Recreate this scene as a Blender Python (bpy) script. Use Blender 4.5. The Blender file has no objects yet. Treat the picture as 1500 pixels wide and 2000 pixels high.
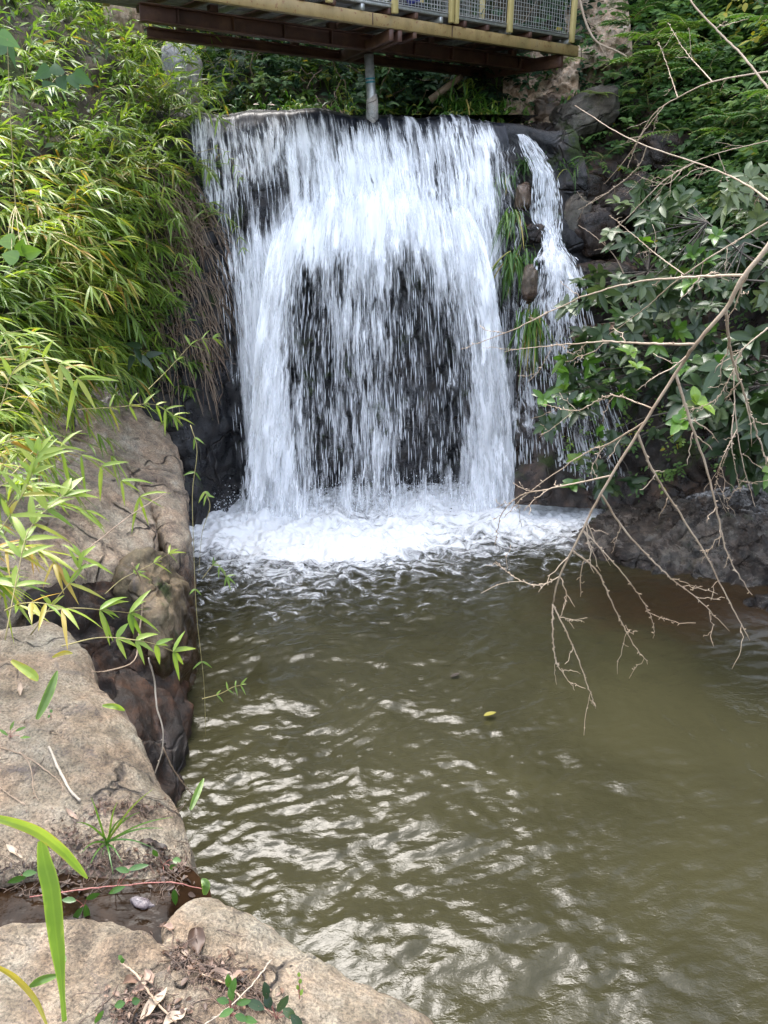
import bpy, math, random
import numpy as np
from mathutils import Vector, Matrix
from mathutils.bvhtree import BVHTree

random.seed(7)
RNG = np.random.default_rng(11)
scene = bpy.context.scene
COL = scene.collection

# ------------------------------------------------------------------ camera
CAMH, FPX, YH = 3.5, 1502.0, 380.0
PITCH = math.atan((1000 - YH) / FPX)
CP, SP = math.cos(PITCH), math.sin(PITCH)
CAM = np.array([0.0, 0.0, CAMH])

def ray(px, py):
    """direction (depth 1 along the view axis) of a photograph pixel, as world vector"""
    a = (np.asarray(px, float) - 750) / FPX
    b = (1000 - np.asarray(py, float)) / FPX
    return np.stack([a, CP + b * SP, -SP + b * CP], -1)

def Pd(px, py, d): return CAM + ray(px, py) * np.asarray(d, float)[..., None]
def Pz(px, py, z):
    r = ray(px, py); return CAM + r * ((np.asarray(z, float) - CAMH) / r[..., 2])[..., None]
def PY(px, py, Y):
    r = ray(px, py); return CAM + r * (np.asarray(Y, float) / r[..., 1])[..., None]
def proj(p):
    q = np.asarray(p, float) - CAM
    d = q[..., 1] * CP - q[..., 2] * SP
    u = q[..., 1] * SP + q[..., 2] * CP
    return 750 + FPX * q[..., 0] / d, 1000 - FPX * u / d

cam_data = bpy.data.cameras.new("camera")
cam = bpy.data.objects.new("camera", cam_data); COL.objects.link(cam)
cam_data.sensor_fit = 'VERTICAL'; cam_data.sensor_height = 36; cam_data.lens = FPX / 2000 * 36
cam_data.clip_end = 500; cam_data.clip_start = 0.02
cam.location = (0, 0, CAMH); cam.rotation_euler = (math.pi / 2 - PITCH, 0, 0)
scene.camera = cam

# ------------------------------------------------------------------ noise
def _hash(i, j, k, seed):
    h = (i * 374761393 + j * 668265263 + k * 2147483647 + seed * 974634777) & 0xFFFFFFFF
    h = ((h ^ (h >> 13)) * 1274126177) & 0xFFFFFFFF
    h = ((h ^ (h >> 16)) * 2246822519) & 0xFFFFFFFF
    return h ^ (h >> 15)

_G = RNG.normal(size=(256, 3)); _G /= np.linalg.norm(_G, axis=1)[:, None]

def pn(p, seed=0):
    p = np.asarray(p, float); i0 = np.floor(p).astype(np.int64); f = p - i0
    w = f * f * f * (f * (f * 6 - 15) + 10)
    out = np.zeros(p.shape[:-1])
    for dx in (0, 1):
        for dy in (0, 1):
            for dz in (0, 1):
                g = _G[_hash(i0[..., 0] + dx, i0[..., 1] + dy, i0[..., 2] + dz, seed) & 255]
                dot = g[..., 0] * (f[..., 0] - dx) + g[..., 1] * (f[..., 1] - dy) + g[..., 2] * (f[..., 2] - dz)
                out += dot * (w[..., 0] if dx else 1 - w[..., 0]) * (w[..., 1] if dy else 1 - w[..., 1]) * (w[..., 2] if dz else 1 - w[..., 2])
    return out * 1.5

def fbm(p, o=4, seed=0, gain=.5):
    p = np.asarray(p, float); s = 0; a = 1.0
    for k in range(o):
        s = s + a * pn(p * 2 ** k, seed + k); a *= gain
    return s

def ridged(p, o=3, seed=0):
    p = np.asarray(p, float); s = 0; a = 1.0
    for k in range(o):
        s = s + a * (1 - 2 * np.abs(pn(p * 2 ** k, seed + k))); a *= .5
    return s

def worley(p, seed=0):
    """distance to the nearest and second nearest feature point, and a value per cell"""
    p = np.asarray(p, float); i0 = np.floor(p).astype(np.int64)
    d1 = np.full(p.shape[:-1], 9.); d2 = d1.copy(); cid = np.zeros(p.shape[:-1])
    for dx in (-1, 0, 1):
        for dy in (-1, 0, 1):
            for dz in (-1, 0, 1):
                c = i0 + (dx, dy, dz)
                h = _hash(c[..., 0], c[..., 1], c[..., 2], seed)
                fp = c + np.stack([(h & 1023) / 1023, ((h >> 10) & 1023) / 1023, ((h >> 20) & 1023) / 1023], -1)
                d = np.linalg.norm(p - fp, axis=-1)
                nearer = d < d1
                d2 = np.where(nearer, d1, np.minimum(d2, d)); cid = np.where(nearer, (h & 4095) / 4095, cid); d1 = np.minimum(d1, d)
    return d1, d2, cid

def sstep(a, b, x):
    t = np.clip((x - a) / (b - a), 0, 1); return t * t * (3 - 2 * t)

def nrm(v):
    return v / np.maximum(np.linalg.norm(v, axis=-1, keepdims=True), 1e-9)

# ------------------------------------------------------------------ meshes
def mesh(name, verts, faces, mat, parent=None, smooth=True, attrs=None, uv=None, origin=None):
    """faces: an (n,k) index array or a list of such arrays"""
    verts = np.asarray(verts, float).reshape(-1, 3)
    if isinstance(faces, np.ndarray): faces = [faces]
    faces = [np.asarray(f, np.int64) for f in faces if len(f)]
    me = bpy.data.meshes.new(name)
    o = bpy.data.objects.new(name, me); COL.objects.link(o)
    if origin is None and parent is None:
        origin = (verts[:, 0].mean(), verts[:, 1].mean(), verts[:, 2].min())
    if parent is not None:
        off, q = np.zeros(3), parent
        while q is not None: off = off + np.array(q.location); q = q.parent
        o.parent = parent; o.location = (0, 0, 0)
    else:
        off = np.array(origin); o.location = off
    me.vertices.add(len(verts)); me.vertices.foreach_set('co', (verts - off).ravel())
    nl = sum(f.size for f in faces); npoly = sum(len(f) for f in faces)
    me.loops.add(nl); me.polygons.add(npoly)
    me.loops.foreach_set('vertex_index', np.concatenate([f.ravel() for f in faces]).astype(np.int32))
    starts, s = [], 0
    for f in faces:
        starts.append(s + np.arange(len(f)) * f.shape[1]); s += f.size
    me.polygons.foreach_set('loop_start', np.concatenate(starts).astype(np.int32))
    me.update(calc_edges=True); me.validate()
    if smooth: me.polygons.foreach_set('use_smooth', np.ones(len(me.polygons), bool))
    for k, v in (attrs or {}).items():
        a = me.attributes.new(k, 'FLOAT', 'POINT'); a.data.foreach_set('value', np.asarray(v, np.float32).ravel())
    if uv is not None:
        l = me.uv_layers.new(name='UVMap'); vi = np.empty(len(me.loops), np.int32); me.loops.foreach_get('vertex_index', vi)
        l.data.foreach_set('uv', np.asarray(uv, np.float32)[vi].ravel())
    if mat: me.materials.append(mat)
    return o

def tag(o, label=None, cat=None, group=None, kind=None):
    if label: o['label'] = label
    if cat: o['category'] = cat
    if group: o['group'] = group
    if kind: o['kind'] = kind
    return o

def empty(name, loc, label=None, cat=None, group=None):
    o = bpy.data.objects.new(name, None); COL.objects.link(o)
    o.location = Vector(loc); o.empty_display_size = .1
    return tag(o, label, cat, group)

def gridfaces(n, m, wrap=False):
    """quads of an n x m vertex grid (row-major); wrap joins the last column to the first"""
    i = np.arange(n - 1)[:, None]; j = np.arange(m if wrap else m - 1)[None]
    j2 = (j + 1) % m
    return np.stack([i * m + j, i * m + j2, (i + 1) * m + j2, (i + 1) * m + j], -1).reshape(-1, 4)

def gridnormals(V):
    du = np.gradient(V, axis=0); dv = np.gradient(V, axis=1)
    return nrm(np.cross(du, dv))

def cr(pts, n, closed=False):
    """Catmull-Rom resample of (k,...) points to n"""
    pts = np.asarray(pts, float); k = len(pts)
    t = np.linspace(0, k if closed else k - 1, n, endpoint=not closed)
    i = np.floor(t).astype(int)
    if not closed: i = np.minimum(i, k - 2)
    f = (t - i).reshape((-1,) + (1,) * (pts.ndim - 1))
    def g(j): return pts[j % k] if closed else np.where(((j < 0)).reshape(f.shape), 2 * pts[0] - pts[1], np.where((j >= k).reshape(f.shape), 2 * pts[-1] - pts[-2], pts[np.clip(j, 0, k - 1)]))
    a, b, c, d = g(i - 1), g(i), g(i + 1), g(i + 2)
    return .5 * (2 * b + (c - a) * f + (2 * a - 5 * b + 4 * c - d) * f ** 2 + (3 * b - a - 3 * c + d) * f ** 3)

def patch(net, n, m):
    """smooth surface through a net of 3D control points"""
    net = np.asarray(net, float)
    r = cr(net, n); return np.swapaxes(cr(np.swapaxes(r, 0, 1), m), 0, 1)

class Geo:
    """collects pieces of one mesh"""
    def __init__(s): s.v, s.f, s.a, s.n = [], [], {}, 0
    def add(s, v, faces, **attrs):
        v = np.asarray(v, float).reshape(-1, 3)
        for f in (faces if isinstance(faces, list) else [faces]): s.f.append(np.asarray(f, np.int64) + s.n)
        for k in attrs: s.a.setdefault(k, [])
        for k in s.a:
            x = attrs.get(k, 0); s.a[k].append(np.broadcast_to(np.asarray(x, float), (len(v),)))
        s.v.append(v); s.n += len(v)
        return s
    def build(s, name, mat, parent=None, **kw):
        by = {}
        for f in s.f: by.setdefault(f.shape[1], []).append(f)
        return mesh(name, np.concatenate(s.v), [np.concatenate(x) for x in by.values()], mat, parent,
                    attrs={k: np.concatenate(x) for k, x in s.a.items()}, **kw)

def box(g, c, sx, sy, sz, ax=(1, 0, 0), up=(0, 0, 1), b=.004, **at):
    """bevelled box centred at c; ax is its long axis"""
    ax = nrm(np.array(ax, float)); up = np.array(up, float); ay = nrm(np.cross(up, ax)); az = np.cross(ax, ay)
    h = np.array([sx, sy, sz]) / 2; vs = []; idx = {}
    for k in range(3):
        for s0 in (-1, 1):
            for s1 in (-1, 1):
                for s2 in (-1, 1):
                    sg = np.array([s0, s1, s2]); q = sg * (h - b); q[k] = sg[k] * h[k]
                    idx[(k, s0, s1, s2)] = len(vs); vs.append(q)
    vs = np.array(vs); F4 = []; F3 = []
    sg = (-1, 1)
    def fix(f):
        p = vs[list(f)]; nn = np.cross(p[1] - p[0], p[2] - p[0]); return list(f) if nn @ p.mean(0) > 0 else list(f)[::-1]
    for k in range(3):
        for s in sg:
            o1, o2 = [i for i in range(3) if i != k]
            q = []
            for a, bb in ((-1, -1), (1, -1), (1, 1), (-1, 1)):
                t = [0, 0, 0]; t[k] = s; t[o1] = a; t[o2] = bb; q.append(idx[(k, *t)])
            F4.append(fix(q))
    for k in range(3):
        k1, k2 = [i for i in range(3) if i != k]
        for a in sg:
            for bb in sg:
                q = []
                for (kk, s) in ((k1, -1), (k1, 1), (k2, 1), (k2, -1)):
                    t = [0, 0, 0]; t[k1] = a; t[k2] = bb; t[k] = s; q.append(idx[(kk, *t)])
                F4.append(fix(q))
    for a in sg:
        for bb in sg:
            for c2 in sg: F3.append(fix([idx[(k, a, bb, c2)] for k in range(3)]))
    W = np.array(c) + vs[:, :1] * ax + vs[:, 1:2] * ay + vs[:, 2:] * az
    g.add(W, [np.array(F4), np.array(F3)], **at)

def tube(g, pts, rad, sides=6, cap=True, **at):
    """tapered tube along a polyline"""
    P = np.asarray(pts, float); n = len(P); rad = np.broadcast_to(np.asarray(rad, float), (n,))
    T = nrm(np.gradient(P, axis=0)); up = np.array([0, 0, 1.]) if abs(T[0, 2]) < .9 else np.array([1., 0, 0])
    A = []; a = nrm(np.cross(T[0], up))
    for t in T:
        a = nrm(a - t * (a @ t)); A.append(a)
    A = np.array(A); B = np.cross(T, A); th = np.arange(sides) * 2 * math.pi / sides
    V = P[:, None] + rad[:, None, None] * (A[:, None] * np.cos(th)[None, :, None] + B[:, None] * np.sin(th)[None, :, None])
    F = [gridfaces(n, sides, True)]
    if cap and sides == 4: F.append(np.array([[0, 1, 2, 3][::-1], [(n - 1) * 4 + q for q in range(4)]]))
    V = V.reshape(-1, 3)
    if cap and sides != 4:
        V = np.concatenate([V, P[:1], P[-1:]]); k = np.arange(sides)
        F.append(np.stack([np.full(sides, n * sides), (k + 1) % sides, k], -1))
        F.append(np.stack([np.full(sides, n * sides + 1), (n - 1) * sides + k, (n - 1) * sides + (k + 1) % sides], -1))
    g.add(V, F, **at)

# leaf outlines: stations along the blade and half-widths
LANCE = (np.array([0, .1, .3, .55, .8, 1.]), np.array([.1, .7, 1, .9, .5, .03]))
OVAL = (np.array([0, .12, .35, .62, .86, 1.]), np.array([.06, .55, 1, .95, .5, .03]))
STRAP = (np.array([0, .15, .4, .65, .85, 1.]), np.array([.6, .9, 1, .8, .5, .02]))
DIAM = (np.array([0, .45, 1.]), np.array([.06, 1, .04]))

def leaves(g, base, dirs, ups, L, W, shape=LANCE, fold=.25, droop=.15, tint=.5, twist=0.):
    base = np.asarray(base, float).reshape(-1, 3); N = len(base)
    d = nrm(np.broadcast_to(np.asarray(dirs, float), (N, 3)) + 0); u = np.broadcast_to(np.asarray(ups, float), (N, 3))
    side = np.cross(d, u); bad = np.linalg.norm(side, axis=1) < 1e-3
    side[bad] = np.cross(d[bad], np.array([1., .3, 0])); side = nrm(side); n = np.cross(side, d)
    L = np.broadcast_to(np.asarray(L, float), (N,)); W = np.broadcast_to(np.asarray(W, float), (N,))
    fold = np.broadcast_to(np.asarray(fold, float), (N,)); droop = np.broadcast_to(np.asarray(droop, float), (N,))
    tint = np.broadcast_to(np.asarray(tint, float), (N,))
    ts, ws = shape; S = len(ts); V = np.empty((N, S, 3, 3)); E = np.empty((N, S, 3))
    for j in range(S):
        c = base + d * (ts[j] * L)[:, None]; c[:, 2] -= droop * ts[j] ** 2 * L
        hw = (ws[j] * W / 2)[:, None]
        V[:, j, 1] = c
        V[:, j, 0] = c - side * hw + n * hw * fold[:, None]
        V[:, j, 2] = c + side * hw + n * hw * fold[:, None]
        E[:, j] = (1, 0, 1)
    k = np.arange(S - 1); q = np.concatenate([np.stack([k * 3 + c, k * 3 + c + 1, k * 3 + c + 4, k * 3 + c + 3], -1) for c in (0, 1)])
    F = (q[None] + (np.arange(N) * S * 3)[:, None, None]).reshape(-1, 4)
    g.add(V, F, tint=np.repeat(tint, S * 3), edge=E.ravel())

# surfaces that plants and litter are set on
SURF = {}
def surf(name, V, F):
    V = np.asarray(V, float).reshape(-1, 3)
    SURF[name] = BVHTree.FromPolygons(V.tolist(), np.asarray(F).tolist())
def hit(px, py, *names):
    """first point of the named surfaces that the line of sight meets: (point, normal)"""
    best = None; r = Vector(nrm(ray(px, py)))
    for n in names or SURF:
        loc, no, _, dist = SURF[n].ray_cast(Vector(CAM), r)
        if loc is not None and (best is None or dist < best[2]): best = (np.array(loc), np.array(no), dist)
    if best is None: return None
    p, no, _ = best
    if no @ np.array(r) > 0: no = -no
    return p, no
# ------------------------------------------------------------------ materials
class NT:
    """a few words for building node trees"""
    def __init__(s, name):
        s.m = bpy.data.materials.new(name); s.m.use_nodes = True; s.t = s.m.node_tree; s.t.nodes.clear()
        s.out = s.t.nodes.new('ShaderNodeOutputMaterial')
    def n(s, typ, ins=None, **kw):
        x = s.t.nodes.new('ShaderNode' + typ)
        for k, v in kw.items(): setattr(x, k, v)
        for k, v in (ins or {}).items():
            i = x.inputs[k]
            if isinstance(v, bpy.types.NodeSocket): s.t.links.new(v, i)
            else: i.default_value = v
        return x
    def attr(s, name): return s.n('Attribute', attribute_name=name).outputs['Fac']
    def pos(s): return s.n('NewGeometry').outputs['Position']
    def mapping(s, v, scale=(1, 1, 1), rot=(0, 0, 0)): return s.n('Mapping', {'Vector': v, 'Scale': scale, 'Rotation': rot}).outputs[0]
    def noise(s, v, scale, detail=4, rough=.55, dist=0.): return s.n('TexNoise', {'Vector': v, 'Scale': scale, 'Detail': detail, 'Roughness': rough, 'Distortion': dist}).outputs['Fac']
    def ramp(s, f, stops, interp='LINEAR'):
        x = s.n('ValToRGB', {'Fac': f}); r = x.color_ramp; r.interpolation = interp
        while len(r.elements) < len(stops): r.elements.new(.5)
        for e, (p, c) in zip(r.elements, stops): e.position = p; e.color = (*c, 1) if len(c) == 3 else c
        return x.outputs['Color']
    def math(s, op, a, b=0., c=None, clamp=False):
        x = s.n('Math', operation=op, use_clamp=clamp)
        for i, v in enumerate((a, b, c)):
            if v is None: continue
            if isinstance(v, bpy.types.NodeSocket): s.t.links.new(v, x.inputs[i])
            else: x.inputs[i].default_value = v
        return x.outputs[0]
    def mix(s, f, a, b, blend='MIX'):
        x = s.n('Mix', data_type='RGBA', blend_type=blend)
        for k, v in ((0, f), (6, a), (7, b)):
            if isinstance(v, bpy.types.NodeSocket): s.t.links.new(v, x.inputs[k])
            else: x.inputs[k].default_value = v if k == 0 else ((*v, 1) if len(v) == 3 else v)
        return x.outputs[2]
    def step(s, f, a, b): return s.n('MapRange', {'Value': f, 'From Min': a, 'From Max': b}, interpolation_type='SMOOTHSTEP').outputs[0]
    def bump(s, h, strength=.5, dist=.02, normal=None):
        d = {'Height': h, 'Strength': strength, 'Distance': dist}
        if normal is not None: d['Normal'] = normal
        return s.n('Bump', d).outputs[0]
    def done(s, shader): s.t.links.new(shader, s.out.inputs['Surface']); return s.m
    def bsdf(s, **kw):
        return s.n('BsdfPrincipled', {k.replace('_', ' '): v for k, v in kw.items()}).outputs[0]

def rock_mat(name, stops, rough=(.55, .85), bump=.6, scale=1., moss=0., cracks=.5, wet_shade_below=None, wetrough=.18, stain=.5, sparkle=.0, wetamt=.0, contrast=1.5, grain=.55, bdist=.03):
    t = NT(name); p = t.pos()
    big = t.noise(p, 1.3 * scale, 6, .6, .4)
    mid = t.noise(p, 7 * scale, 6, .65)
    fine = t.noise(p, 60 * scale, 5, .7)
    f = t.math('ADD', t.math('MULTIPLY', big, .45), t.math('MULTIPLY', mid, .55))
    f = t.math('ADD', t.math('MULTIPLY', t.math('SUBTRACT', f, .5), contrast), .52)
    col = t.ramp(f, stops)
    col = t.mix(grain, col, t.mix(1., col, t.ramp(fine, [(.34, (.42, .40, .38)), (.5, (1., 1., 1.)), (.66, (1.5, 1.46, 1.38))]), 'MULTIPLY'))
    pk = t.noise(p, 3.3 * scale, 4, .6, .3); col = t.mix(.55, col, t.mix(1., col, t.ramp(pk, [(.36, (.86, .98, 1.04)), (.5, (1., 1., 1.)), (.64, (1.14, .98, .89))]), 'MULTIPLY'))
    speck = t.noise(p, 170 * scale, 2, .6)
    col = t.mix(t.step(speck, .60, .70), col, t.mix(1., col, (.45, .42, .4), 'MULTIPLY'))
    # dark lichen and dirt in blotches of their own shape
    blot = t.noise(t.mapping(p, (1, 1, .7)), 3.1 * scale, 8, .72, .8)
    col = t.mix(t.math('MULTIPLY', t.step(blot, .56, .70), stain), col, (.085, .07, .065))
    vor = t.n('TexVoronoi', {'Vector': t.mix(.12, p, t.n('TexNoise', {'Vector': p, 'Scale': 4. * scale, 'Detail': 4}).outputs['Color']), 'Scale': 2.2 * scale}, feature='DISTANCE_TO_EDGE').outputs['Distance']
    crack = t.math('SUBTRACT', 1., t.step(vor, .0, .035))
    crack = t.math('MULTIPLY', crack, t.step(t.noise(p, 1.7 * scale, 2), .45, .62))
    col = t.mix(t.math('MULTIPLY', crack, cracks), col, (.035, .028, .024))
    r = t.n('MapRange', {'Value': mid, 'From Min': .3, 'From Max': .7, 'To Min': rough[0], 'To Max': rough[1]}).outputs[0]
    if moss:
        mm = t.step(t.noise(p, 2.3, 6, .7), .62 - .2 * moss, .70 - .15 * moss)
        col = t.mix(t.math('MULTIPLY', mm, .85), col, t.ramp(fine, [(.3, (.012, .02, .004)), (.7, (.05, .075, .015))]))
        r = t.mix(mm, r, (.9, .9, .9))
    if wet_shade_below is not None:
        z = t.n('SeparateXYZ', {'Vector': p}).outputs['Z']
        zz = t.math('ADD', z, t.math('MULTIPLY', t.math('SUBTRACT', mid, .5), .5))
        w = t.math('SUBTRACT', 1., t.step(zz, wet_shade_below - .12, wet_shade_below + .12))
        col = t.mix(w, col, t.mix(1., col, (.30, .24, .2), 'MULTIPLY'))  # damp near the waterline, and shade painted on the far ledge
        r = t.mix(w, r, (wetrough,) * 3)
    if wetamt:
        w = t.step(t.noise(p, 2.6, 5, .65, .5), .62 - .35 * wetamt, .72 - .3 * wetamt)
        col = t.mix(w, col, t.mix(1., col, (.35, .30, .27), 'MULTIPLY')); r = t.mix(w, r, (wetrough,) * 3)
    h = t.math('ADD', t.math('MULTIPLY', fine, .35), t.math('ADD', t.math('MULTIPLY', mid, .8), t.math('MULTIPLY', crack, -.9)))
    b = t.bump(h, bump, bdist / scale)
    return t.done(t.bsdf(Base_Color=col, Roughness=r, Normal=b, Specular_IOR_Level=.4))

def leaf_mat(name, stops, rough=.42, trans=.35, spec=.5, rib=.25, yellow=(.45, .36, .03)):
    t = NT(name); ti = t.attr('tint'); e = t.attr('edge')
    col = t.ramp(ti, stops)
    col = t.mix(t.math('MULTIPLY', t.math('SUBTRACT', 1., t.step(e, .0, .18)), rib), col, t.mix(1., col, (1.6, 1.5, 1.3), 'MULTIPLY'))
    p = t.pos(); nz = t.noise(p, 9, 4, .6)
    col = t.mix(.5, col, t.mix(1., col, t.ramp(nz, [(.3, (.75, .78, .7)), (.7, (1.25, 1.2, 1.2))]), 'MULTIPLY'))
    a = t.bsdf(Base_Color=col, Roughness=rough, Specular_IOR_Level=spec)
    b = t.n('BsdfTranslucent', {'Color': t.mix(1., col, (1.25, 1.3, .55), 'MULTIPLY')}).outputs[0]
    return t.done(t.n('MixShader', {0: trans, 1: a, 2: b}).outputs[0])

def stem_mat(name, a, b, scale=12, rough=.6, bump=.4):
    t = NT(name); p = t.pos(); n1 = t.noise(p, scale, 5, .65); n2 = t.noise(p, scale * 9, 3, .6)
    col = t.ramp(n1, [(.3, a), (.7, b)])
    col = t.mix(t.math('MULTIPLY', t.step(n2, .55, .7), .4), col, t.mix(1., col, (.5, .45, .4), 'MULTIPLY'))
    return t.done(t.bsdf(Base_Color=col, Roughness=rough, Normal=t.bump(n2, bump, .004)))

M = {}
TAN = [(.26, (.09, .067, .05)), (.42, (.25, .19, .14)), (.54, (.40, .31, .222)), (.66, (.48, .395, .30)), (.80, (.29, .25, .21))]
M['sand_rock'] = rock_mat('pale_sandy_rock', TAN, stain=.8, cracks=1., wet_shade_below=.62, bump=1., grain=.8, bdist=.07)  # damp tone reaches high, painting shade into the face above the water
M['near_rock'] = rock_mat('pale_gritty_rock', [(.24, (.05, .038, .026)), (.40, (.128, .099, .067)), (.52, (.195, .156, .110)), (.66, (.26, .22, .165)), (.82, (.135, .116, .096))], stain=.8, cracks=.8, scale=1.5, bump=1., wet_shade_below=.5, grain=1., bdist=.07)
M['column_rock'] = rock_mat('ochre_brown_rock', [(.3, (.03, .024, .014)), (.46, (.085, .064, .036)), (.58, (.15, .115, .068)), (.72, (.19, .145, .105))], stain=.8, wet_shade_below=.6, wetrough=.3, moss=.2)  # damp tone raised here too, standing in for shade low on the column
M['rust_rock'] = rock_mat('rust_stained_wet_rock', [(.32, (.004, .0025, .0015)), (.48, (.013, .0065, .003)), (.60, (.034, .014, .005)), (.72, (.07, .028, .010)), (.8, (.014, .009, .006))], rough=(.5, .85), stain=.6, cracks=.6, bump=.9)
M['cliff'] = rock_mat('black_wet_cliff', [(.34, (.006, .0065, .008)), (.50, (.016, .016, .018)), (.62, (.03, .028, .028)), (.75, (.04, .03, .024))], rough=(.18, .45), stain=.5, cracks=.7, moss=.22, bump=1.)
M['bank_rock'] = rock_mat('dark_brown_bank_rock', [(.3, (.008, .006, .005)), (.46, (.022, .016, .013)), (.58, (.05, .034, .025)), (.70, (.10, .062, .042)), (.8, (.035, .028, .026))], rough=(.3, .75), stain=.6, cracks=.8, moss=.25, wetamt=.4, bump=1.)
M['ledge_rock'] = rock_mat('wet_slaty_ledge_rock', [(.3, (.022, .018, .015)), (.46, (.05, .043, .037)), (.60, (.10, .085, .07)), (.74, (.15, .13, .11))], rough=(.16, .42), stain=.8, cracks=1., moss=.2, bump=1.2, scale=1.8, wetamt=.5, bdist=.06)
M['boulder'] = rock_mat('brown_boulder', [(.34, (.03, .022, .017)), (.48, (.085, .06, .042)), (.60, (.16, .115, .08)), (.74, (.12, .10, .09))], rough=(.25, .6), stain=.7, wetamt=.45, moss=.15)
M['lichen_boulder'] = rock_mat('grey_lichened_boulder', [(.3, (.03, .026, .021)), (.46, (.075, .064, .05)), (.60, (.125, .11, .09)), (.74, (.18, .165, .135))], stain=.8, moss=.4, cracks=1., bump=1.)
M['soil'] = rock_mat('dark_bank_soil', [(.34, (.012, .01, .006)), (.50, (.03, .024, .013)), (.62, (.05, .038, .02)), (.75, (.035, .04, .015))], rough=(.8, .95), stain=.5, moss=.5, cracks=.2)
M['mortar_wall'] = rock_mat('mortared_stone', [(.34, (.16, .115, .075)), (.48, (.30, .22, .15)), (.60, (.40, .32, .24)), (.74, (.33, .20, .11))], stain=.6, moss=.12, scale=2., cracks=.3)
M['grey_pier'] = rock_mat('grey_mortared_stone', [(.34, (.16, .155, .15)), (.48, (.26, .25, .24)), (.60, (.36, .345, .325)), (.74, (.30, .28, .26))], stain=.55, moss=.15, scale=2., cracks=.7)

M['bamboo'] = leaf_mat('bamboo_leaf', [(0., (.028, .06, .012)), (.3, (.09, .165, .029)), (.55, (.165, .26, .043)), (.78, (.255, .325, .058)), (.9, (.30, .27, .05)), (1., (.34, .21, .045))], rough=.4, trans=.45)
M['dry_leaf'] = leaf_mat('dry_leaf', [(0., (.018, .011, .007)), (.35, (.075, .042, .026)), (.6, (.16, .10, .072)), (.8, (.25, .18, .135)), (1., (.36, .29, .22))], rough=.55, trans=.15, rib=.35)
M['shrub'] = leaf_mat('glossy_shrub_leaf', [(0., (.010, .026, .008)), (.4, (.022, .045, .015)), (.7, (.04, .07, .025)), (1., (.085, .115, .05))], rough=.36, trans=.2, spec=.45, rib=.5)
M['young'] = leaf_mat('young_shrub_leaf', [(0., (.03, .085, .012)), (.5, (.065, .15, .02)), (1., (.15, .24, .035))], rough=.3, trans=.35, spec=.6, rib=.35)
M['creeper'] = leaf_mat('creeper_leaf', [(0., (.03, .075, .024)), (.4, (.075, .155, .045)), (.7, (.125, .215, .055)), (.9, (.19, .27, .05)), (1., (.30, .26, .03))], rough=.55, trans=.35, spec=.3)
M['fern'] = leaf_mat('fern_frond', [(0., (.02, .06, .018)), (.5, (.05, .12, .03)), (1., (.16, .26, .03))], rough=.5, trans=.35)
M['grass'] = leaf_mat('grass_blade', [(0., (.018, .055, .01)), (.4, (.045, .12, .016)), (.7, (.10, .19, .025)), (.9, (.25, .30, .05)), (1., (.40, .32, .10))], rough=.4, trans=.35)
M['tree'] = leaf_mat('tree_leaf', [(0., (.008, .018, .006)), (.5, (.018, .04, .012)), (1., (.045, .075, .02))], rough=.5, trans=.2)
M['hill_leaf'] = leaf_mat('hillside_leaf', [(0., (.010, .022, .012)), (.4, (.02, .05, .022)), (.75, (.045, .09, .028)), (.93, (.11, .15, .03)), (1., (.30, .24, .04))], rough=.75, trans=.25, spec=.15)
M['culm'] = stem_mat('bamboo_stem', (.16, .13, .05), (.30, .26, .10))
M['dead_stem'] = stem_mat('dead_stem', (.14, .095, .06), (.30, .22, .15))
M['bare_branch'] = stem_mat('bare_branch_bark', (.19, .13, .08), (.37, .295, .215), 6)
M['pale_stick'] = stem_mat('pale_stick_wood', (.24, .20, .15), (.34, .29, .23), 20)
M['bark'] = stem_mat('tree_bark', (.03, .024, .018), (.08, .065, .05), 8)
M['pink_stem'] = stem_mat('pink_creeping_stem', (.22, .07, .06), (.34, .15, .12), 15)
# ------------------------------------------------------------------ light
SUN_EL, SUN_AZ = math.radians(63), math.radians(-22)      # azimuth clockwise from +Y: over the falls, to the left
world = bpy.data.worlds.new("World"); scene.world = world; world.use_nodes = True
wt = world.node_tree; bg = wt.nodes['Background']
sky = wt.nodes.new('ShaderNodeTexSky'); sky.sky_type = 'NISHITA'; sky.sun_disc = False
sky.sun_elevation = SUN_EL; sky.sun_rotation = SUN_AZ; sky.air_density = 1.0; sky.dust_density = 3.5; sky.ozone_density = 1.0
hs = wt.nodes.new('ShaderNodeHueSaturation'); hs.inputs['Saturation'].default_value = .55
wt.links.new(sky.outputs[0], hs.inputs['Color']); wt.links.new(hs.outputs[0], bg.inputs[0]); bg.inputs[1].default_value = .15
sd = bpy.data.lights.new("sun", 'SUN'); sd.energy = .5; sd.angle = math.radians(29); sd.color = (1, .97, .92)
sun = bpy.data.objects.new("sun", sd); COL.objects.link(sun)
to_sun = Vector((math.sin(SUN_AZ) * math.cos(SUN_EL), math.cos(SUN_AZ) * math.cos(SUN_EL), math.sin(SUN_EL)))
sun.rotation_euler = to_sun.to_track_quat('Z', 'Y').to_euler(); sun.location = (-4, -6, 14)
scene.view_settings.view_transform = 'Standard'; scene.view_settings.look = 'None'
scene.view_settings.exposure = 2.83; scene.view_settings.gamma = 1
cy = scene.cycles
cy.max_bounces = 8; cy.diffuse_bounces = 3; cy.glossy_bounces = 3; cy.transmission_bounces = 4; cy.transparent_max_bounces = 24
cy.use_denoising = True
try: cy.denoiser = 'OPENIMAGEDENOISE'
except Exception: pass
cy.sample_clamp_indirect = 6

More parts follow.
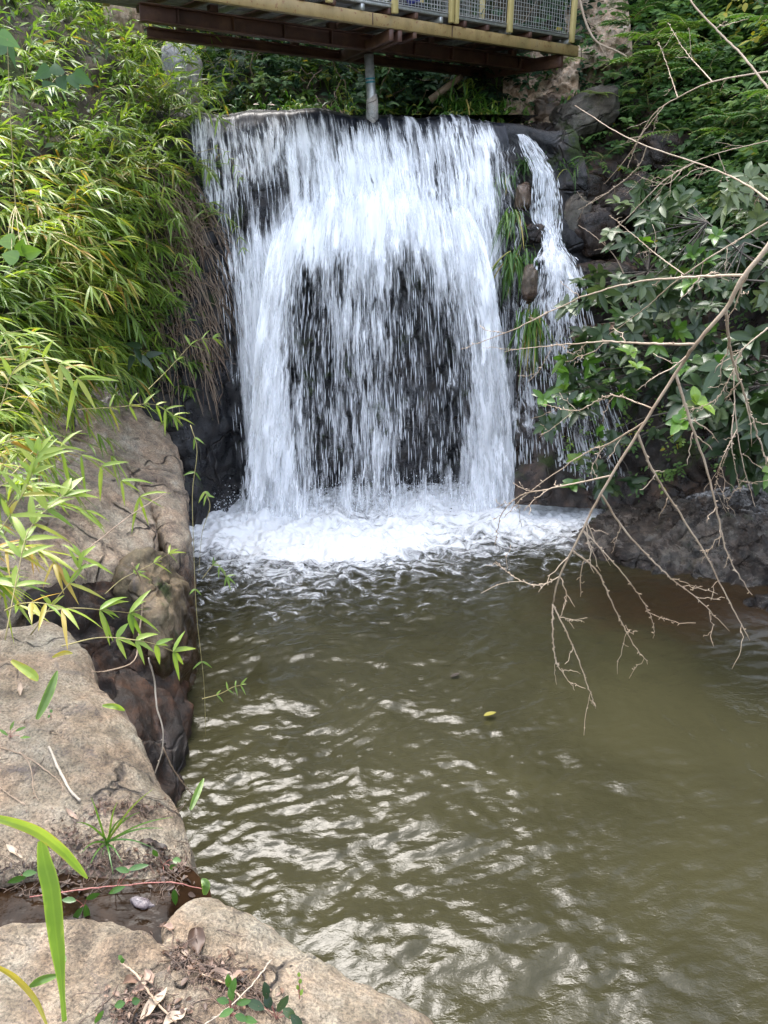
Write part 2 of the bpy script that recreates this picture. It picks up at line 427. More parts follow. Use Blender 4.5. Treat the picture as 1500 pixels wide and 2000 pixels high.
# ------------------------------------------------------------------ waterfall: how much water runs where (read off the photograph)
DX = np.array([400, 450, 500, 550, 600, 650, 700, 750, 800, 850, 900, 950, 1000, 1030])
DROWS = [
 (203, [0] * 14),
 (214, [.3, .05, .05, .15, .08, .2, .1, .25, .1, .2, .3, .2, 0, 0]),
 (235, [.65, .4, .4, .5, .4, .5, .35, .4, .35, .4, .6, .4, 0, 0]),
 (280, [.7, .7, .75, .7, .7, .7, .8, .75, .7, .75, .8, .7, .1, 0]),
 (330, [.5, .7, .65, .62, .68, .85, 1.05, 1., .85, .66, .8, .8, .25, 0]),
 (380, [.45, .65, .48, .40, .62, 1., 1.1, 1.08, .9, .72, .85, .8, .2, 0]),
 (430, [.2, .6, .45, .55, .98, 1.1, 1.1, 1., .82, .72, .82, .8, .2, 0]),
 (480, [.1, .6, .75, 1.05, 1.05, .92, .98, .85, .66, .8, .85, .88, .3, .0]),
 (530, [.0, .62, 1., .92, .50, .55, .70, .58, .38, .46, .86, .96, .4, .1]),
 (600, [0., .5, 1., .62, .33, .44, .56, .42, .33, .36, .58, .93, .5, .2]),
 (700, [0., .35, .97, .58, .33, .40, .52, .42, .32, .33, .42, .93, .6, .25]),
 (800, [0., .1, .98, .64, .34, .40, .48, .46, .33, .32, .38, .92, .65, .3]),
 (900, [0., .0, .94, .72, .40, .40, .46, .50, .35, .34, .40, .92, .75, .3]),
 (975, [0., .0, .88, .8, .5, .45, .55, .58, .4, .4, .5, .85, .8, .4]),
 (1015, [0., .0, .85, .8, .55, .5, .6, .6, .45, .45, .5, .85, .8, .4]),
]
DY = np.array([r[0] for r in DROWS], float); DV = np.array([r[1] for r in DROWS])
def bil(gx, gy, gv, px, py):
    i = np.clip(np.searchsorted(gx, px) - 1, 0, len(gx) - 2); j = np.clip(np.searchsorted(gy, py) - 1, 0, len(gy) - 2)
    fx = np.clip((px - gx[i]) / (gx[i + 1] - gx[i]), 0, 1); fy = np.clip((py - gy[j]) / (gy[j + 1] - gy[j]), 0, 1)
    return (gv[j, i] * (1 - fx) + gv[j, i + 1] * fx) * (1 - fy) + (gv[j + 1, i] * (1 - fx) + gv[j + 1, i + 1] * fx) * fy
def flow(P):
    px, py = proj(P); return bil(DX, DY, DV, px, py)

def sheetA(s, t):
    """water that clings to the face: s across 0..1, t down 0..1"""
    s, t = np.broadcast_arrays(s, t)
    S = PY(393 + s * 565, 214 + 22 * s - 8 * np.sin(np.pi * s) + 5 * np.sin(11 * s + 1) + 3 * np.sin(27 * s), 9.75)
    E = Pz(470 + s * 545, 1003 - 27 * s, .02)
    f = np.clip(t, 0, 1) ** .62
    Q = S + (E - S) * f[..., None]; Q[..., 2] = S[..., 2] + (E[..., 2] - S[..., 2]) * t
    return Q
def sheetB(s, t):
    """water thrown clear of the ledge in the middle, fanning out"""
    s, t = np.broadcast_arrays(s, t)
    y0 = 330 + 60 * (2 * s - 1) ** 2
    S = PY(575 + s * 320, y0, 9.12)
    E = Pz(482 + s * 525, 1006 - 24 * s, .02); E[..., 1] -= .12
    f = np.clip(t, 0, 1) ** .5
    Q = S + (E - S) * f[..., None]; Q[..., 2] = S[..., 2] + (E[..., 2] - S[..., 2]) * t
    return Q

# the rock face behind the water, running on to both sides and back under the stream
n, m = 190, 230
tt = np.linspace(0, 1.08, n)[:, None]; ss = np.linspace(-.34, 1.30, m)[None]
V = sheetA(ss, tt)
px, py = proj(V)
rec = sstep(520, 620, px) * (1 - sstep(900, 985, px)) * sstep(400, 540, py)          # the hollow behind the falling water
V[..., 1] += .14 + .42 * rec - .55 * sstep(470, 380, px) * sstep(380, 620, py)
q = V.copy(); q[..., 2] *= .8
V[..., 1] += (.16 * fbm(q * 1.1, 4, 3) + .07 * ridged(q * (2.2, 2, 3.5), 3, 9) + .02 * fbm(q * 9, 3, 5)) * sstep(-.02, .10, tt)
V[..., 0] += .05 * fbm(q * 2, 3, 15)
top = V[:1]; back = np.concatenate([top + np.array([0, y, z]) for y, z in ((6., .25), (2.5, .1), (.8, .03), (.25, .01))])
V2 = np.concatenate([back, V]); CLF = gridfaces(len(V2), m)
cliff = tag(mesh('cliff', V2, CLF, M['cliff']), 'black wet rock face behind the falling water', 'cliff', kind='structure')
surf('cliff', V2, CLF)

# ---- water materials
def fall_mat(name, lo, hi, fu, fv, seed, soft=.16, gain=1.0):
    t = NT(name); D = t.attr('flow'); uv = t.n('UVMap').outputs[0]
    wob = t.n('VectorMath', {0: t.n('TexNoise', {'Vector': uv, 'Scale': 2.6, 'Detail': 4, 'Roughness': .6}).outputs['Color'], 1: (.09, .5, 0)}, operation='MULTIPLY').outputs[0]
    uv = t.n('VectorMath', {0: uv, 1: wob}, operation='ADD').outputs[0]
    a = t.noise(t.n('Mapping', {'Vector': uv, 'Location': (seed, seed * 2.3, seed), 'Scale': (fu, fv, 1)}).outputs[0], 1., 3, .6, .15)
    b = t.noise(t.n('Mapping', {'Vector': uv, 'Location': (seed * 3, seed, 0), 'Scale': (fu * 3.1, fv * 2.2, 1)}).outputs[0], 1., 3, .62)
    c = t.noise(t.n('Mapping', {'Vector': uv, 'Location': (seed, 0, seed), 'Scale': (fu * .22, fv * .5, 1)}).outputs[0], 1., 2, .5)
    f = t.math('ADD', t.math('MULTIPLY', a, .46), t.math('ADD', t.math('MULTIPLY', b, .26), t.math('MULTIPLY', c, .28)))
    th = t.math('ADD', t.math('MULTIPLY', t.math('POWER', t.math('SUBTRACT', 1., D, clamp=True), .75), hi - lo), lo)
    al = t.n('MapRange', {'Value': t.math('SUBTRACT', f, th), 'From Min': -soft / 2, 'From Max': soft / 2}, interpolation_type='SMOOTHSTEP').outputs[0]
    al = t.math('MULTIPLY', al, t.step(D, .01, .12)); al = t.math('MULTIPLY', al, gain)
    nrmh = t.bump(f, .35, .05)
    w = t.bsdf(Base_Color=(.93, .94, .96, 1), Roughness=.4, Normal=nrmh, Specular_IOR_Level=.3)
    tr = t.n('BsdfTranslucent', {'Color': (.86, .9, .95, 1)}).outputs[0]
    w = t.n('MixShader', {0: .18, 1: w, 2: tr}).outputs[0]
    return t.done(t.n('MixShader', {0: al, 1: t.n('BsdfTransparent').outputs[0], 2: w}).outputs[0])
M['fallA'] = fall_mat('falling_water', .37, .70, 14, 1.5, 1.7, .2)
M['fallA2'] = fall_mat('falling_water_film', .42, .71, 32, 2.8, 7.1, .18)
M['fallB'] = fall_mat('falling_water_spray', .39, .70, 11, 1.7, 4.4, .17)
M['fallC'] = fall_mat('falling_water_threads', .43, .70, 25, 3.0, 9.3, .17)
M['side'] = fall_mat('side_cascade_water', .36, .68, 22, 3.4, 2.9, .2)
t = NT('white_water'); M['white'] = None
w = t.bsdf(Base_Color=(.88, .91, .95, 1), Roughness=.3, Specular_IOR_Level=.3)
M['white'] = t.done(t.n('MixShader', {0: .2, 1: w, 2: t.n('BsdfTranslucent', {'Color': (.88, .91, .95, 1)}).outputs[0]}).outputs[0])

def fall_sheet(name, fn, s0, s1, t0, t1, off, mat, parent, n=150, m=130, seed=0, amp=.05):
    t_ = np.linspace(t0, t1, n)[:, None]; s_ = np.linspace(s0, s1, m)[None]
    V = fn(s_, t_)
    q = V * (3.2, 1, .8)
    V[..., 1] += off + amp * fbm(q, 3, seed) * sstep(0, .1, t_)
    tt_ = np.broadcast_to(t_, V.shape[:2]); sv = np.broadcast_to(s_, V.shape[:2])
    L = np.concatenate([np.zeros((1, m)), np.cumsum(np.linalg.norm(np.diff(V, axis=0), axis=-1), 0)])
    uv = np.stack([sv * 3.0, L ** .9], -1)
    return mesh(name, V, gridfaces(n, m), mat, parent, attrs={'flow': flow(V) * (sstep(0, .10, t_ + .06 * fbm(V * (4, 0, 0), 2, 88)) if fn is sheetB else 1.)}, uv=uv.reshape(-1, 2))
wf = fall_sheet('waterfall', sheetA, -.04, 1.05, .0, 1., .0, M['fallA'], None, seed=1)
tag(wf, 'tall white waterfall pouring over the dark rock lip under the footbridge', 'waterfall', kind='structure')
fall_sheet('water_film', sheetA, -.04, 1.06, .02, 1., -.05, M['fallA2'], wf, seed=5)
fall_sheet('thrown_water', sheetB, 0, 1, 0, 1, 0, M['fallB'], wf, seed=2, amp=.1)
fall_sheet('water_threads', sheetB, 0, 1, .04, 1, -.12, M['fallC'], wf, seed=3, amp=.14)

def spindles(g, fn, N, seed, power=1.6, tmin=0., lmin=.02, lmax=.07, wmin=.004, wmax=.013, jit=.08, dfn=flow):
    r = np.random.default_rng(seed)
    s = r.random(N * 6); t0 = tmin + (1 - tmin) * r.random(N * 6)
    P = fn(s, t0); D = dfn(P)
    keep = r.random(N * 6) < np.clip(D, 0, 1) ** power * (.75 if power else 1) + .015 * (D > .05)
    s, t0 = s[keep][:N], t0[keep][:N]; k = len(s)
    ln = lmin + (lmax - lmin) * r.random(k) ** 2; wd = wmin + (wmax - wmin) * r.random(k) ** 3
    dy = -jit * r.random(k); dx = r.normal(0, .01, k)
    st = np.array([0, .3, .65, 1.]); rr = np.array([.15, .8, 1., .1])
    V = np.empty((k, 4, 3, 3)); th = np.arange(3) * 2 * np.pi / 3
    for j in range(4):
        c = fn(s, np.minimum(t0 + ln * st[j], 1.0)); c[:, 1] += dy; c[:, 0] += dx
        for i in range(3):
            V[:, j, i] = c + (wd * rr[j])[:, None] * np.array([np.cos(th[i]), np.sin(th[i]), 0])
    q = gridfaces(4, 3, True)
    g.add(V, (q[None] + (np.arange(k) * 12)[:, None, None]).reshape(-1, 4))
g = Geo()
spindles(g, sheetA, 1500, 1, 2., jit=.10, lmin=.02, lmax=.08, wmin=.002, wmax=.007)
spindles(g, sheetB, 1500, 2, 2., jit=.25, lmin=.02, lmax=.09, wmin=.002, wmax=.007)
spindles(g, sheetB, 700, 3, .5, tmin=.3, jit=.4, lmin=.02, lmax=.07, wmin=.0018, wmax=.005)
g.build('water_drops', M['white'], wf)
# the smooth dark water bending over the lip
t = NT('lip_water'); uv = t.n('UVMap').outputs[0]
st_ = t.noise(t.mapping(uv, (22, 2.2, 1)), 1., 4, .6, .3)
M['lip'] = t.done(t.bsdf(Base_Color=t.ramp(st_, [(.4, (.004, .005, .007)), (.6, (.012, .014, .02)), (.74, (.05, .055, .065))]), Roughness=.42, IOR=1.33, Normal=t.bump(st_, .5, .03), Specular_IOR_Level=.6))
s_ = np.linspace(-.06, 1.04, 170)[None]; C0 = sheetA(s_, 0.); rows = []
for y, z in ((.30, -.03), (.2, -.008), (.12, -.008), (.05, -.022)): rows.append(C0 + np.array([0, y, z]))
for t0 in (.012, .03, .05, .075): q = sheetA(s_, t0); q[..., 1] += .03 + .03 * (t0 > .06); rows.append(q)
V = np.concatenate(rows); V = cr(V, 46); V[..., 2] += .012 * fbm(V * (5, 2, 1), 3, 91) + .005 * fbm(V * (18, 5, 4), 2, 93); V[..., 1] += .015 * fbm(V * (9, 1, 3), 2, 95)
L = np.concatenate([np.zeros((1, 170)), np.cumsum(np.linalg.norm(np.diff(V, axis=0), axis=-1), 0)])
mesh('lip_water', V, gridfaces(46, 170), M['lip'], wf, uv=np.stack([np.broadcast_to(s_ * 3, L.shape), L], -1).reshape(-1, 2))

# ------------------------------------------------------------------ the side cascade on the right, over stepped rock
def casc(rows, nseg, m):
    """rows of (py, xleft, xright, Y, flow)"""
    R = np.array(rows, float); r = cr(R, nseg)
    s = np.linspace(0, 1, m)[None]
    ey = np.stack([r[:, 0] * .03, 0 * r[:, 0], 0 * r[:, 0]], -1); r[:, 1] += 9 * fbm(ey, 3, 5); r[:, 2] += 11 * fbm(ey + 9, 3, 6)
    px = r[:, 1:2] + (r[:, 2:3] - r[:, 1:2]) * s; py = np.broadcast_to(r[:, 0:1], px.shape)
    V = PY(px, py, np.broadcast_to(r[:, 3:4], px.shape)); fl = np.broadcast_to(r[:, 4:5], px.shape) * (1 - np.abs(2 * s - 1) ** 2.5 * .8) * (1 + .45 * fbm(V * (5, 1, 3), 3, 77))
    return V, fl, s
CR1 = [(262, 1008, 1028, 9.75, .6), (300, 1020, 1062, 9.55, .72), (340, 1038, 1085, 9.42, .72), (390, 1038, 1094, 9.34, .7), (430, 1038, 1096, 9.30, .8),
       (455, 1055, 1094, 9.22, 1.), (480, 1058, 1100, 9.12, 1.), (510, 1040, 1128, 8.94, .85), (550, 1030, 1146, 8.84, .72), (600, 1015, 1152, 8.74, .6),
       (680, 1005, 1170, 8.62, .52), (760, 1000, 1200, 8.55, .5), (840, 1000, 1230, 8.50, .5), (910, 1000, 1258, 8.46, .5), (966, 995, 1265, 8.44, .55)]
CR2 = [(262, 960, 1012, 9.6, .1), (300, 962, 1010, 9.45, .35), (360, 972, 1020, 9.35, .3), (440, 985, 1040, 9.2, .35), (520, 990, 1050, 9.1, .4), (620, 990, 1060, 9.0, .45), (760, 1000, 1080, 8.92, .48), (960, 1005, 1100, 8.8, .55)]
side = None
for k, (rows, mm) in enumerate(((CR1, 70), (CR2, 40), (CR1, 70))):
    V, fl, s_ = casc(rows, 150, mm)
    if k == 2: fl = fl * .8
    V[..., 1] += .05 * fbm(V * (3, 1, 1.2), 3, 21 + k) - .04 * k
    L = np.concatenate([np.zeros((1, mm)), np.cumsum(np.linalg.norm(np.diff(V, axis=0), axis=-1), 0)])
    wid = np.linalg.norm(V[:, -1] - V[:, 0], axis=-1)[:, None]
    uv = np.stack([np.broadcast_to(s_ * .9 + k * 3.3, fl.shape), L], -1)
    o = mesh('side_cascade' if k == 0 else ('thin_veil' if k == 1 else 'cascade_spray'), V, gridfaces(150, mm), M['side'] if k < 2 else M['fallC'], side, attrs={'flow': fl}, uv=uv.reshape(-1, 2))
    if k == 0: side = tag(o, 'narrow second stream tumbling down rock steps beside the main fall', 'cascade', kind='structure')
R1_ = np.array(CR1, float)
def cascfn(s, t):
    x = t * (len(R1_) - 1); i = np.clip(np.floor(x).astype(int), 0, len(R1_) - 2); f = (x - i)[..., None]
    r = R1_[i] * (1 - f) + R1_[i + 1] * f
    return PY(r[..., 1] + (r[..., 2] - r[..., 1]) * s, r[..., 0], r[..., 3] - .03)
g = Geo(); spindles(g, cascfn, 1500, 8, 0., jit=.08, lmin=.015, lmax=.05, wmin=.003, wmax=.009, dfn=lambda P: np.where(proj(P)[1] < 600, .9, .42))
g.build('cascade_drops', M['white'], side)

# ------------------------------------------------------------------ pool
FX = np.array([380, 430, 480, 560, 640, 720, 800, 880, 960, 1040, 1120, 1180, 1240])
FR = [(930, [0, 0, 0, 0, 0, 0, 0, 0, 0, 0, 0, 0, 0]),
 (952, [0, .1, .5, .6, .5, .5, .5, .6, .7, .7, .6, .5, .5]),
 (985, [.3, .5, .9, .9, .7, .7, .85, .95, 1, 1, 1, .9, .55]),
 (1015, [.8, .9, .92, .95, .75, .68, .85, .85, .95, 1, .95, .7, .05]),
 (1045, [.9, 1, 1, 1, .92, .92, .95, .8, .75, .8, .75, .4, 0]),
 (1075, [.75, .88, .92, 1, 1, 1, .95, .7, .55, .5, .42, .12, 0]),
 (1095, [.45, .6, .75, .9, 1, .9, .6, .48, .38, .34, .3, .05, 0]),
 (1115, [.40, .46, .58, .62, .58, .50, .42, .38, .32, .30, .22, 0, 0]),
 (1140, [.38, .40, .44, .46, .42, .36, .33, .30, .26, .20, .12, 0, 0]),
 (1185, [.30, .30, .30, .30, .28, .25, .23, .20, .18, .10, 0, 0, 0]), (1250, [.16, .18, .16, .14, .1, .08, .06, .04, 0, 0, 0, 0, 0]), (1330, [0] * 13)]
FY = np.array([r[0] for r in FR], float); FV = np.array([r[1] for r in FR])
def foam(P):
    px, py = proj(P); return bil(FX, FY, FV, px, py)
def waves(X, Y):
    p = np.stack([X, Y, 0 * X], -1)
    w = np.stack([fbm(p * .9, 2, 31), fbm(p * .9 + 7, 2, 32), 0 * X], -1) * .22       # warp
    q = p + w
    c, s = math.cos(.5), math.sin(.5); a = np.stack([q[..., 0] * c + q[..., 1] * s, -q[..., 0] * s + q[..., 1] * c, q[..., 2]], -1)
    h = .026 * fbm(a * (1.2, 2.0, 1), 2, 41) + .019 * fbm(a * (2.8, 4.6, 1), 2, 44) + .0095 * fbm(a * (6.5, 10, 1), 2, 47) + .0052 * fbm(a * (14, 21, 1), 2, 51) + .0034 * fbm(a * (27, 38, 1), 2, 53)
    near = sstep(8.4, 6.5, Y) ; calm = sstep(-.4, 2.4, X)
    return h * (1. - .55 * calm) * (1.15 - .25 * near)
ys = np.concatenate([np.linspace(.6, 5, 330), np.linspace(5, 9.9, 240)[1:]]); xs = np.linspace(-3.4, 6.2, 460)
X, Y = np.meshgrid(xs, ys)
V = np.stack([X, Y, 0 * X], -1); F_ = foam(V); V[..., 2] = waves(X, Y) + .03 * F_ * fbm(V * 6, 3, 61)
t = NT('pool_water'); p = t.pos()
sx = t.n('SeparateXYZ', {'Vector': p})
shal = t.n('VectorMath', {0: p, 1: (-3.1, -6.3, 0)}, operation='ADD').outputs[0]
shal = t.n('VectorMath', {0: shal, 1: (.55, 1.0, 0)}, operation='MULTIPLY').outputs[0]
dist = t.n('VectorMath', {0: shal}, operation='LENGTH').outputs['Value']
sh = t.math('SUBTRACT', 1., t.step(t.math('ADD', dist, t.math('MULTIPLY', t.noise(p, 2.2, 4, .6), .8)), .55, 1.5))
murk = t.ramp(t.noise(p, .7, 4, .6, .6), [(.35, (.0225, .0213, .0108)), (.65, (.032, .030, .0148))])
col = t.mix(t.math('MULTIPLY', sh, .75), murk, (.04, .022, .0115))
rip = t.noise(t.mapping(p, (1, 1.7, 1), (0, 0, .5)), 34, 3, .6, .5)
col_n = t.bump(t.math('ADD', rip, t.math('MULTIPLY', t.noise(t.mapping(p, (1, 1.6, 1), (0, 0, -.3)), 80, 2, .6), .25)), .22, .012)
M['pool'] = t.done(t.bsdf(Base_Color=col, Roughness=.05, IOR=1.33, Normal=col_n, Specular_IOR_Level=.36))
tag(mesh('pool_water', V, gridfaces(len(ys), len(xs)), M['pool']), 'murky olive brown plunge pool with broken ripples', 'pool', kind='structure')

# foam lying on the pool
ys = np.linspace(4.9, 9.55, 360); xs = np.linspace(-2.7, 3.5, 460); X, Y = np.meshgrid(xs, ys)
V = np.stack([X, Y, 0 * X], -1); F_ = foam(V)
cell = worley(V * (9, 9, 1) + .3 * fbm(V * 4, 2, 3)[..., None], 5)[0]
V[..., 2] = waves(X, Y) + .008 + .022 * sstep(.05, .5, F_) + F_ ** 1.5 * (.05 + .10 * fbm(V * (3, 3, 1), 5, 71) + .03 * (.6 - cell) + .02 * fbm(V * 16, 2, 75)) 
t = NT('foam'); D = t.attr('foam'); p = t.pos()
wv = t.n('VectorMath', {0: p, 1: t.n('VectorMath', {0: t.n('TexNoise', {'Vector': p, 'Scale': 2.4, 'Detail': 3}).outputs['Color'], 1: (.5, .5, 0)}, operation='MULTIPLY').outputs[0]}, operation='ADD').outputs[0]
f1 = t.noise(t.mapping(wv, (1, 1.6, .3), (0, 0, .25)), 6.5, 8, .74, .4)
vor = t.n('TexVoronoi', {'Vector': t.mapping(wv, (1, 1.5, .3)), 'Scale': 9.}, feature='DISTANCE_TO_EDGE').outputs['Distance']
f1 = t.math('ADD', f1, t.math('MULTIPLY', t.math('SUBTRACT', .2, vor), .16))
th = t.math('SUBTRACT', .78, t.math('MULTIPLY', D, .54))
al = t.n('MapRange', {'Value': t.math('SUBTRACT', f1, th), 'From Min': -.12, 'From Max': .24}, interpolation_type='SMOOTHSTEP').outputs[0]
al = t.math('MULTIPLY', al, t.step(D, .01, .22))
w = t.bsdf(Base_Color=(.88, .89, .9, 1), Roughness=.6, Normal=t.bump(t.noise(p, 38, 4, .65), .4, .02))
w = t.n('MixShader', {0: .2, 1: w, 2: t.n('BsdfTranslucent', {'Color': (.84, .86, .87, 1)}).outputs[0]}).outputs[0]
M['foam'] = t.done(t.n('MixShader', {0: al, 1: t.n('BsdfTransparent').outputs[0], 2: w}).outputs[0])
tag(mesh('foam', V, gridfaces(len(ys), len(xs)), M['foam'], attrs={'foam': F_}), 'churning white foam at the foot of the falls', 'foam', kind='stuff')
# drops thrown up where the water lands
g = Geo(); r = np.random.default_rng(5); N = 6500
px = r.uniform(420, 1180, N); P = Pz(px, 1008 - 40 * (px - 430) / 700 + r.normal(0, 12, N), 0.02)
P[:, 2] += .03 + np.abs(r.normal(0, .13, N)); rad = .002 + .006 * r.random(N) ** 4
oc = np.array([(1, 0, 0), (-1, 0, 0), (0, 1, 0), (0, -1, 0), (0, 0, 1.8), (0, 0, -1.8)], float)
g.add(P[:, None] + oc[None] * rad[:, None, None], (np.array([(0, 2, 4), (2, 1, 4), (1, 3, 4), (3, 0, 4), (2, 0, 5), (1, 2, 5), (3, 1, 5), (0, 3, 5)])[None] + (np.arange(N) * 6)[:, None, None]).reshape(-1, 3))
tag(g.build('spray_droplets', M['white']), 'fine spray droplets above the foam', 'spray', kind='stuff')

# ------------------------------------------------------------------ banks
def bank(name, net, n, m, amp, mat, label, seed, freq=1., rid=.5, fine=.02):
    """net of (px, py, depth) control points"""
    A = np.array(net, float); P = Pd(A[..., 0], A[..., 1], A[..., 2])
    V = patch(P, n, m); N = gridnormals(V)
    h = amp * (fbm(V * freq, 4, seed) + rid * ridged(V * freq * 1.7, 3, seed + 5)) + fine * fbm(V * 9, 3, seed + 9)
    V = V + N * h[..., None]
    F = gridfaces(n, m); o = mesh(name, V, F, mat); surf(name, V, F)
    tag(o, label, 'bank', kind='structure'); return V, gridnormals(V)
LB = [
 [(-500, 960, 3.0), (-100, 900, 4.4), (60, 815, 6.4), (215, 730, 8.1), (345, 850, 8.5)],
 [(-500, 600, 3.6), (-50, 600, 5.2), (130, 560, 6.8), (280, 570, 8.0), (392, 660, 8.5)],
 [(-500, 300, 4.8), (0, 330, 6.2), (170, 330, 7.4), (310, 360, 8.3), (402, 430, 8.8)],
 [(-500, 50, 6.0), (0, 120, 7.3), (170, 140, 8.2), (290, 200, 8.9), (385, 260, 9.2)],
 [(-500, -250, 7.5), (0, -60, 8.4), (160, 40, 9.0), (270, 110, 9.5), (360, 222, 10.0)],
 [(-500, -500, 11), (0, -250, 11.5), (160, -60, 12), (270, 80, 12), (350, 205, 12)]]
LBV, LBN = bank('left_bank', LB, 110, 110, .12, M['soil'], 'steep earth bank under the bamboo beside the falls', 101)
RB = [
 [(1005, 985, 8.75), (1180, 992, 8.75), (1300, 975, 8.5), (1420, 950, 8.1), (1600, 940, 7.2), (2000, 990, 5.2)],
 [(1010, 760, 8.95), (1150, 765, 8.95), (1280, 770, 8.7), (1420, 750, 8.1), (1600, 720, 7.0), (2000, 700, 5.0)],
 [(1010, 560, 9.1), (1140, 560, 9.15), (1270, 570, 8.9), (1420, 540, 8.2), (1600, 500, 7.0), (2000, 450, 5.0)],
 [(1005, 400, 9.25), (1110, 400, 9.35), (1250, 400, 9.3), (1420, 380, 8.6), (1600, 330, 7.4), (2000, 250, 5.4)],
 [(995, 280, 9.55), (1090, 270, 9.7), (1230, 250, 9.9), (1420, 200, 9.4), (1600, 100, 8.2), (2000, 0, 6.0)],
 [(985, 245, 10.6), (1090, 180, 10.5), (1220, 90, 10.7), (1420, -20, 10.3), (1600, -150, 9), (2000, -300, 7)],
 [(975, 200, 13), (1110, 60, 12.8), (1230, -80, 12.5), (1420, -260, 12), (1600, -400, 11), (2000, -500, 9)]]
RBV, RBN = bank('right_bank', RB, 170, 170, .13, M['bank_rock'], 'dark wet rocky bank under the overhanging shrubs', 202, 1.3, .6, .03)
# hillside behind the footbridge
n, m = 90, 150
u = np.linspace(-9, 10, m)[None]; v = np.linspace(0, 1, n)[:, None]
V = np.stack(np.broadcast_arrays(u, 11.6 + 9 * v + .05 * (u - 1) ** 2 * (1 - v), 4.25 + 9.5 * v ** .85), -1)
V[..., 1] += .6 * fbm(V * .5, 4, 301); V[..., 2] += .4 * fbm(V * .7, 4, 305) * sstep(0, .15, v)
F = gridfaces(n, m); tag(mesh('hillside', V, F, M['soil']), 'shaded wooded slope behind the footbridge', 'hillside', kind='structure'); surf('hillside', V, F)
HV, HN = V, gridnormals(V)
# stream above the falls
xs = np.linspace(-2.6, 1.8, 80); ys = np.linspace(10.0, 13, 60); X, Y = np.meshgrid(xs, ys)
V = np.stack([X, Y, 0 * X], -1); V[..., 2] = PY(500, 214, 9.75)[2] - .03 + .012 * fbm(V * 5, 3, 311)
tag(mesh('stream_water', V, gridfaces(60, 80), M['pool']), 'dark shallow stream above the lip', 'stream', kind='structure')
# the ground all round, reaching out under and behind everything
xs = np.linspace(-60, 60, 90); ys = np.linspace(-60, 90, 110); X, Y = np.meshgrid(xs, ys)
V = np.stack([X, Y, -1.4 + 0 * X], -1); r_ = np.hypot(X, Y - 4)
V[..., 2] += sstep(9, 45, r_) * 9 + .6 * fbm(V * .12, 4, 321) * sstep(8, 16, r_)
tag(mesh('ground', V, gridfaces(110, 90), M['soil']), 'wooded valley floor around the pool', 'ground', kind='structure')
# ------------------------------------------------------------------ rocks
def ring_rock(name, outline, base_z, mat, label, inset=0., bulge=.1, amp=.05, seed=0, N=150, K=34, S=26, round_=.16, facet=0., freq=1., strata=0., terr=0., tdir=(.5, .25, .8), tfreq=4., cat='rock', flat=0., fine=.012):
    """outline: (k,3) world points of the top edge, going round; the sides drop to base_z, drawn in by inset"""
    O = cr(np.asarray(outline, float), N, True); c = O.mean(0)
    if np.sum(np.cross(O[:, :2] - c[:2], np.roll(O, -1, 0)[:, :2] - c[:2])) < 0: O = O[::-1]
    cz = c[2] + bulge
    rows = []
    for k in range(K):                                   # top: centre to rim
        f = .02 + (1 - .02) * k / (K - 1)
        r = f
        P = c + (O - c) * r; zz = O[:, 2] * r ** 2 * (1 - flat) + cz * (1 - r ** 2 * (1 - flat)) if flat else cz + (O[:, 2] - cz) * r ** 1.6
        P[:, 2] = zz - round_ * max(0, (r - .8) / .2) ** 2.5 * .5
        rows.append(P)
    rim = rows[-1]
    for k in range(1, S + 1):
        f = k / S
        P = rim.copy(); P[:, 2] = rim[:, 2] + (base_z - rim[:, 2]) * f
        ins = np.broadcast_to(inset, (N,)) if np.ndim(inset) == 0 else inset
        out = round_ * .35 * math.sin(min(1, f * 4) * math.pi / 2)
        P[:, :2] += (c[:2] - rim[:, :2]) * (ins * math.sin(f * math.pi / 2))[:, None] + nrm(rim[:, :2] - c[:2]) * out
        rows.append(P)
    V = np.array(rows); n = len(V)
    Nn = -gridnormals(V)
    du = np.gradient(V, axis=0); dv = np.roll(V, -1, 1) - np.roll(V, 1, 1); Nn = nrm(np.cross(du, dv))
    Nn *= np.sign(np.sum(Nn[K // 2, :, 2])) or 1
    q = V.copy()
    if strata: q = q @ np.array(Matrix.Rotation(.5, 3, 'Y')).T
    h = amp * (fbm(q * 1.6 * freq, 4, seed) + .45 * ridged(q * 2.3 * freq, 3, seed + 3)) + fine * fbm(q * 14 * freq, 3, seed + 7)
    if strata: h += strata * ridged(q * (1.5, 1.5, 7), 3, seed + 13)
    if terr:
        x = V @ np.array(tdir) * tfreq + 1.1 * fbm(V * 1.1, 3, seed + 21) + .35 * fbm(V * 4, 3, seed + 23); fr_ = x - np.floor(x)
        h += terr * (sstep(.0, .16, fr_) * (1 - fr_) - .4) + .4 * terr * (pn(np.floor(x)[..., None] * (1.7, 2.3, .9) + V * .6, seed))
    if facet:
        d1, d2, cid = worley(V * 2.6 * freq + .25 * fbm(V * 3, 2, seed)[..., None], seed + 17)
        h += facet * (cid - .5) - facet * .9 * (1 - sstep(0, .12, d2 - d1))
    V = V + Nn * h[..., None]
    F = gridfaces(n, N, True); T = np.stack([np.full(N, n * N), np.arange(N), (np.arange(N) + 1) % N], -1)
    V = np.concatenate([V.reshape(-1, 3), V[0].mean(0)[None]])
    # even winding outwards
    o = mesh(name, V, [F[:, ::-1], T[:, ::-1]] if True else [F, T], mat)
    surf(o.name, V, F)
    return tag(o, label, cat)

